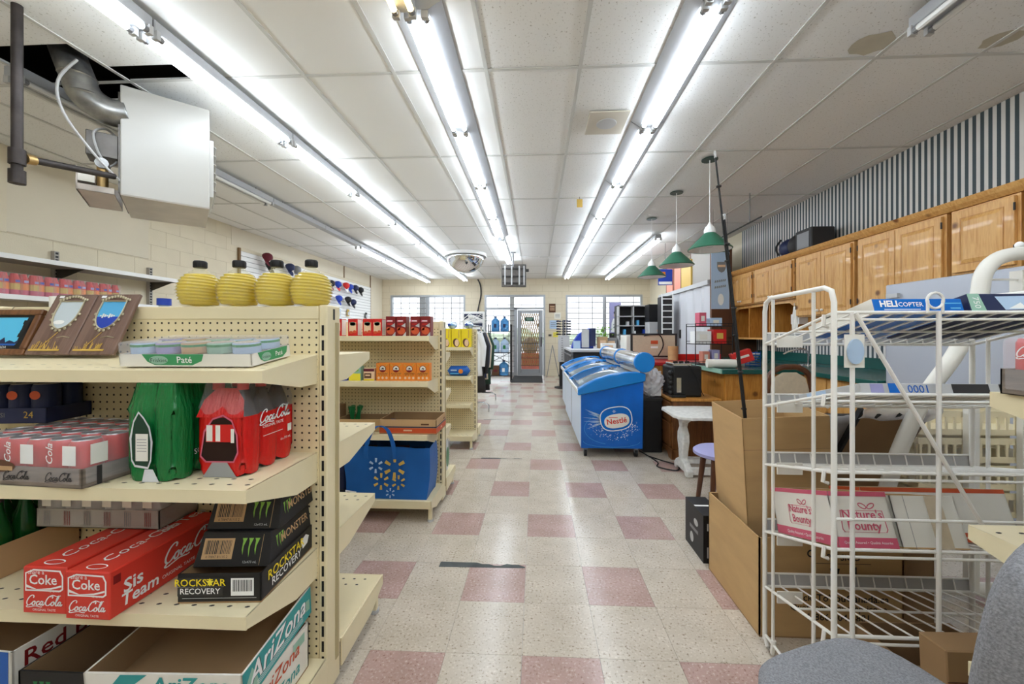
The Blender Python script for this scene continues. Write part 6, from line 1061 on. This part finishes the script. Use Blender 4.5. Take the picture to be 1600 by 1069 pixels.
loc, rot = onshelf(0, 1.52, .165); w, d, h = .34, .31, .06; o = boxobj('puzzle_box', 'dark purple puzzle box with teal corner on the top wire shelf', 'puzzle', loc, (w,d,h), 'navy', 0, None, .002, rot); F = FRONT(w,d,h); flat(o, F, [[(-.17,.0),(-.125,.0),(-.135,.06),(-.17,.06)]], 'mint', 'teal_corner'); text(o, F, '750', -.15, .03, .026, 'white', rot=-PI/2, e=.001); flat(o, F, [[(-.07,.006),(.0,.008),(.0,.052),(-.09,.05)]], 'pale_blue', 'picture'); flat(o, F, [[(-.06,.01),(-.005,.01),(-.02,.03)]], 'white', 'mountain_print', .0005)
loc, rot = onshelf(1, 1.27, .16); w, d, h = .5, .3, .032; o = boxobj('jigsaw_box', 'flat grey jigsaw box numbered 1000 on the second wire shelf', 'puzzle', loc, (w,d,h), 'light_grey', 0, None, .002, rot); F = FRONT(w,d,h); flat(o, F, [rect(-.2,h/2,.04,h*.9)], 'lilac', 'violet_patch'); flat(o, F, [rect(-.145,h/2,.04,h)], 'freezer_blue', 'blue_patch'); text(o, F, '1000', -.075, h/2, .034, 'blue', rot=PI, bold=.01); flat(o, F, [rect(.08,h/2,.11,h*.9), rect(.2,h/2,.07,h*.9)], 'dark', 'photo_patch')
for F2 in (LEFT(w,d,h),): flat(o, F2, [rect(-.05,h/2,.1,h*.8)], 'pale_blue', 'end_print')
def leafm(cx, cy, s): return ring(cx-s*.5, cy, s*.55, s*.3, s*.12, 16, -.5)+ring(cx+s*.5, cy, s*.55, s*.3, s*.12, 16, .5)
def produce_box(label, i, x, y, w, d, h, band, rz=0):
    loc, rot = onshelf(i, x, y); o = tray('snack_food_box', label, 'carton', loc, (w,d,h), 'offwhite', 'cardboard', 0, .004, None, rot); 
    for F, ww in ((FRONT(w,d,h,.001), w), (LEFT(w,d,h,.001), d)):
        flat(o, F, [rect(0,.015,ww,.03)], band, 'colour_band'); flat(o, F, [rect(0,h-.007,ww,.014)], band, 'colour_band'); text(o, F, 'Quality Assured \u2022 Qualit\u00e9 Assur\u00e9e', 0, .015, .0105 if ww < .25 else .014, 'white', e=.0006)
        s = min(1, ww/.18); text(o, F, "Nature's", 0, h*.58, .036*s, band, bold=.02, e=.0006); text(o, F, 'Bounty', 0, h*.38, .036*s, band, bold=.02, e=.0006); flat(o, F, outline([(-.065*s,h*.27),(.065*s,h*.27),(.07*s,h*.32),(.066*s,h*.66),(-.066*s,h*.66),(-.07*s,h*.32)], .003), band, 'logo_border', .0004); flat(o, F, leafm(.02*s, h*.74, .026*s), band, 'leaf_mark', .0006)
    return o
produce_box('white open snack carton with pink bands and leaf logo', 3, 1.045, .175, .18, .33, .165, 'pink')
loc, rot = onshelf(3, 1.255, .1); w, d, h = .2, .16, .155; o = tray('plain_white_carton', 'plain white carton with grey tape between the pink and orange boxes', 'carton', loc, (w,d,h), 'offwhite', 'cardboard', 0, .004, None, rot); flat(o, FRONT(w,d,h,.001), [rect(.03,h/2,.05,h)], 'cream_fabric', 'tape'); flat(o, FRONT(w,d,h,.001), [rect(-.06,h/2,.0015,h)], 'grey', 'seam')
produce_box('white open snack carton with orange bands behind the plain one', 3, 1.44, .265, .5, .16, .175, 'orange_red')
# ---- carton of bagged frames behind the rack
la = math.atan2(.53, .9)
r = thing('wrapped_board', 'large brown-backed board in clear plastic leaning behind the wire rack', 'wrapped board', (1.66, 2.42, 0), 0, None, (la, 0, 0))
MB().box(-.15,.14,0,.012,.0,1.04).build('brown_backing', 'cardboard_dark', r); MB().box(-.165,-.15,-.004,.02,.0,1.07).build('frame_edge', 'black', r); MB().box(.14,.15,-.004,.02,0,1.05).build('frame_edge', 'brown', r)
MB().grid(lambda u, v: Vector((-.16+.34*u, -.006-.012*math.sin(9*u+6*v)**2, 1.02+.1*v+.012*math.sin(14*u))), 20, 8).build('plastic_fold', 'crumple_film', r, smooth='all', thick=.002)
for k in range(3): MB().cbox((-.09+.09*k,-.012,1.045), (.014,.006,.03), Matrix.Rotation(.5, 3, 'Y')).build('black_tape', 'black', r)
r = thing('wrapped_picture', 'black picture frame in shiny plastic leaning beside the brown-backed board', 'wrapped frame', (1.60, 2.47, 0), 0, None, (la, 0, 0))
MB().box(-.2,.1,.02,.04,0,1.0).build('frame', 'dark', r, bevel=.004); MB().grid(lambda u, v: Vector((-.24+.36*u, .005-.012*math.sin(11*u+5*v)**2, .02+1.0*v)), 14, 20).build('plastic_sleeve', 'crumple_film', r, smooth='all', thick=.002)
# ---- basket trolley with white tube frame
r = thing('basket_stand', 'cream display stand with thick white tube frame and slotted baskets', 'basket stand', (0,0,0))
MB().tube(crom([(2.5,1.84,1.63), (2.2,1.84,1.63), (2.06,1.84,1.61), (1.99,1.84,1.54), (1.965,1.84,1.42), (1.88,1.84,1.2), (1.74,1.85,.97), (1.63,1.87,.66), (1.575,1.9,.3), (1.565,1.93,.03)], 5), .03, 14).build('tube_frame', 'offwhite', r, smooth='all')
for x in (2.14, 2.3): MB().ball((x,1.84,1.665), .015).build('knob', 'white', r, smooth=True)
MB().tube([(1.57,1.98,.05), (2.3,1.98,.05)], .028, 12).build('base_tube', 'offwhite', r, smooth=True); MB().box(2.2,2.3,1.88,1.93,1.42,1.56).build('bracket', 'offwhite', r)
for z in (1.52, 1.44): MB().cyl((2.05,1.9,z), (2.5,1.9,z), .005, 6).build('wire', 'white_wire', r)
for lv in range(4):
    z0 = .40+lv*.13; x0, x1, y0, y1 = 1.83, 2.5, 1.96, 2.2; MB().box(x0+.01,x1,y0+.01,y1,z0,z0+.008).build('basket_floor', 'cream_metal', r)
    for q in ((x0,x1,y0,y0+.006,z0+.085,z0+.115), (x0,x1,y0,y0+.006,z0,z0+.028), (x0-.006,x0,y0,y1,z0+.085,z0+.115), (x0-.006,x0,y0,y1,z0,z0+.028)): MB().box(*q).build('basket_band', 'cream_metal', r)
    for k in range(17): MB().box(x0+.039*k,x0+.039*k+.011,y0,y0+.006,z0+.028,z0+.085).build('slat', 'cream_metal', r)
    for k in range(6): MB().box(x0-.006,x0,y0+.01+.04*k,y0+.02+.04*k,z0+.028,z0+.085).build('slat', 'cream_metal', r)
    MB().box(x0,x1,y1-.01,y1,z0,z0+.115).build('basket_back', 'cream_metal', r)
for x in (2.03, 2.06, 2.27): MB().box(x-.01,x+.01,1.93,1.955,.05,.93).build('post', 'offwhite', r)
r = thing('clear_cover', 'clear plastic cover hanging over the basket stand', 'plastic sheet', (1.9, 1.9, .55)); MB().grid(lambda u, v: Vector((-.2+.32*u+.03*math.sin(8*v), .02*math.sin(9*u+5*v)-.06*v, .4*v+.03*math.sin(7*u))), 16, 12).build('sheet', 'clear_film', r, smooth='all')
# ---- goods on the right gondola
r, w, d = can_case('cola_crate', 'wood-print crate of red cola cans under plastic film', (GRX+.225, .84, 1.138), 0, 6, 2, 'coke_red', 'tray_wood', .055, 'milky_film')
for F, L_ in ((LEFT(w,d,.1,.0015), 1), (BACK(w,d,.1,.0015), 3)):
    for k in range(L_): cola(r, F, 0 if L_ == 1 else -.12+.12*k, .09, .085, 'white')
r = thing('drink_can', 'orange and purple printed can on the right gondola shelf', 'can', (GRX+.13, .82, .813)); MB().lathe([(.027,0),(.033,.008),(.033,.15),(.028,.162)], n=18).build('can', 'purple', r, smooth=True); MB().lathe([(.0335,.075),(.0335,.15)], n=18).build('orange_band', 'orange', r); MB().lathe([(.028,.162),(.001,.16)], n=18).build('lid', 'can_top', r)
r = thing('wooden_peg', 'short yellow wooden peg standing on the lowest right shelf', 'peg', (GRX+.055, .90, .486)); MB().cyl((0,0,0), (0,0,.07), .014, 10).build('peg', 'gold', r, smooth=True); MB().cyl((0,0,.07), (0,0,.078), .017, 10).build('head', 'gold', r)
# ---- folded cartons on the floor
for nm, lb, loc, size, rz in (('brown_floor_carton', 'dark brown carton standing on the floor under the wire rack', (1.36,1.42,0), (.34,.2,.2), .02), ('flat_carton_stack', 'brown carton behind the wire rack on the floor', (1.62,1.85,0), (.2,.14,.36), -.1)):
    w, d, h = size; r = tray(nm, lb, 'cardboard box', loc, size, 'cardboard_dark', 'cardboard_dark', rz, .006)
r = thing('carton_flap_board', 'dark brown carton leaning beside the grey chair', 'cardboard box', (1.31, 1.17, 0), 0, None, (-.05,0,.02)); MB().box(-.17,.2,-.04,.04,0,.385).build('carton', 'cardboard_dark', r, bevel=.003, seg=1); MB().box(-.17,.2,-.042,-.04,.3,.302).build('crease', 'brown', r)
# ---- grey upholstered chair
r = thing('grey_chair', 'grey upholstered chair with rounded back', 'chair', (.755, .85, 0), .34)
def pad(u, v, a, b_, z0, z1, pw=.55):
    t = 2*PI*u; c_, s_ = math.cos(t), math.sin(t); e = [(0,.0),(.96,.0),(1,.25),(1,.7),(.93,.93),(.7,1.0),(.0001,1.04)]; q = v*(len(e)-1); i = min(int(q), len(e)-2); f = q-i; k = e[i][0]+(e[i+1][0]-e[i][0])*f; z = e[i][1]+(e[i+1][1]-e[i][1])*f
    return Vector((a*k*math.copysign(abs(c_)**pw, c_), b_*k*math.copysign(abs(s_)**pw, s_), z0+(z1-z0)*z))
MB().grid(lambda u, v: pad(u, v, .215, .215, .40, .475), 40, 25, True).build('seat', 'grey_fabric', r, smooth='all')
o = MB().grid(lambda u, v: pad(u, v, .19, .17, 0, .055, .6), 40, 25, True).build('backrest', 'grey_fabric', r, smooth='all'); o.location = (-.012,-.245,.81); o.rotation_euler = (-PI/2+.14, 0, 0)
for x in (-.1,.1): MB().tube([(x,-.16,.41), (x,-.25,.42), (x,-.265,.6), (x,-.27,.8)], .012, 8).build('back_support', 'black', r, smooth=True)
for x in (-.17,.17):
    for y in (-.17,.17): MB().cyl((x*1.08,y*1.08,0), (x,y,.41), .012, 8, .016).build('leg', 'black', r, smooth=True)
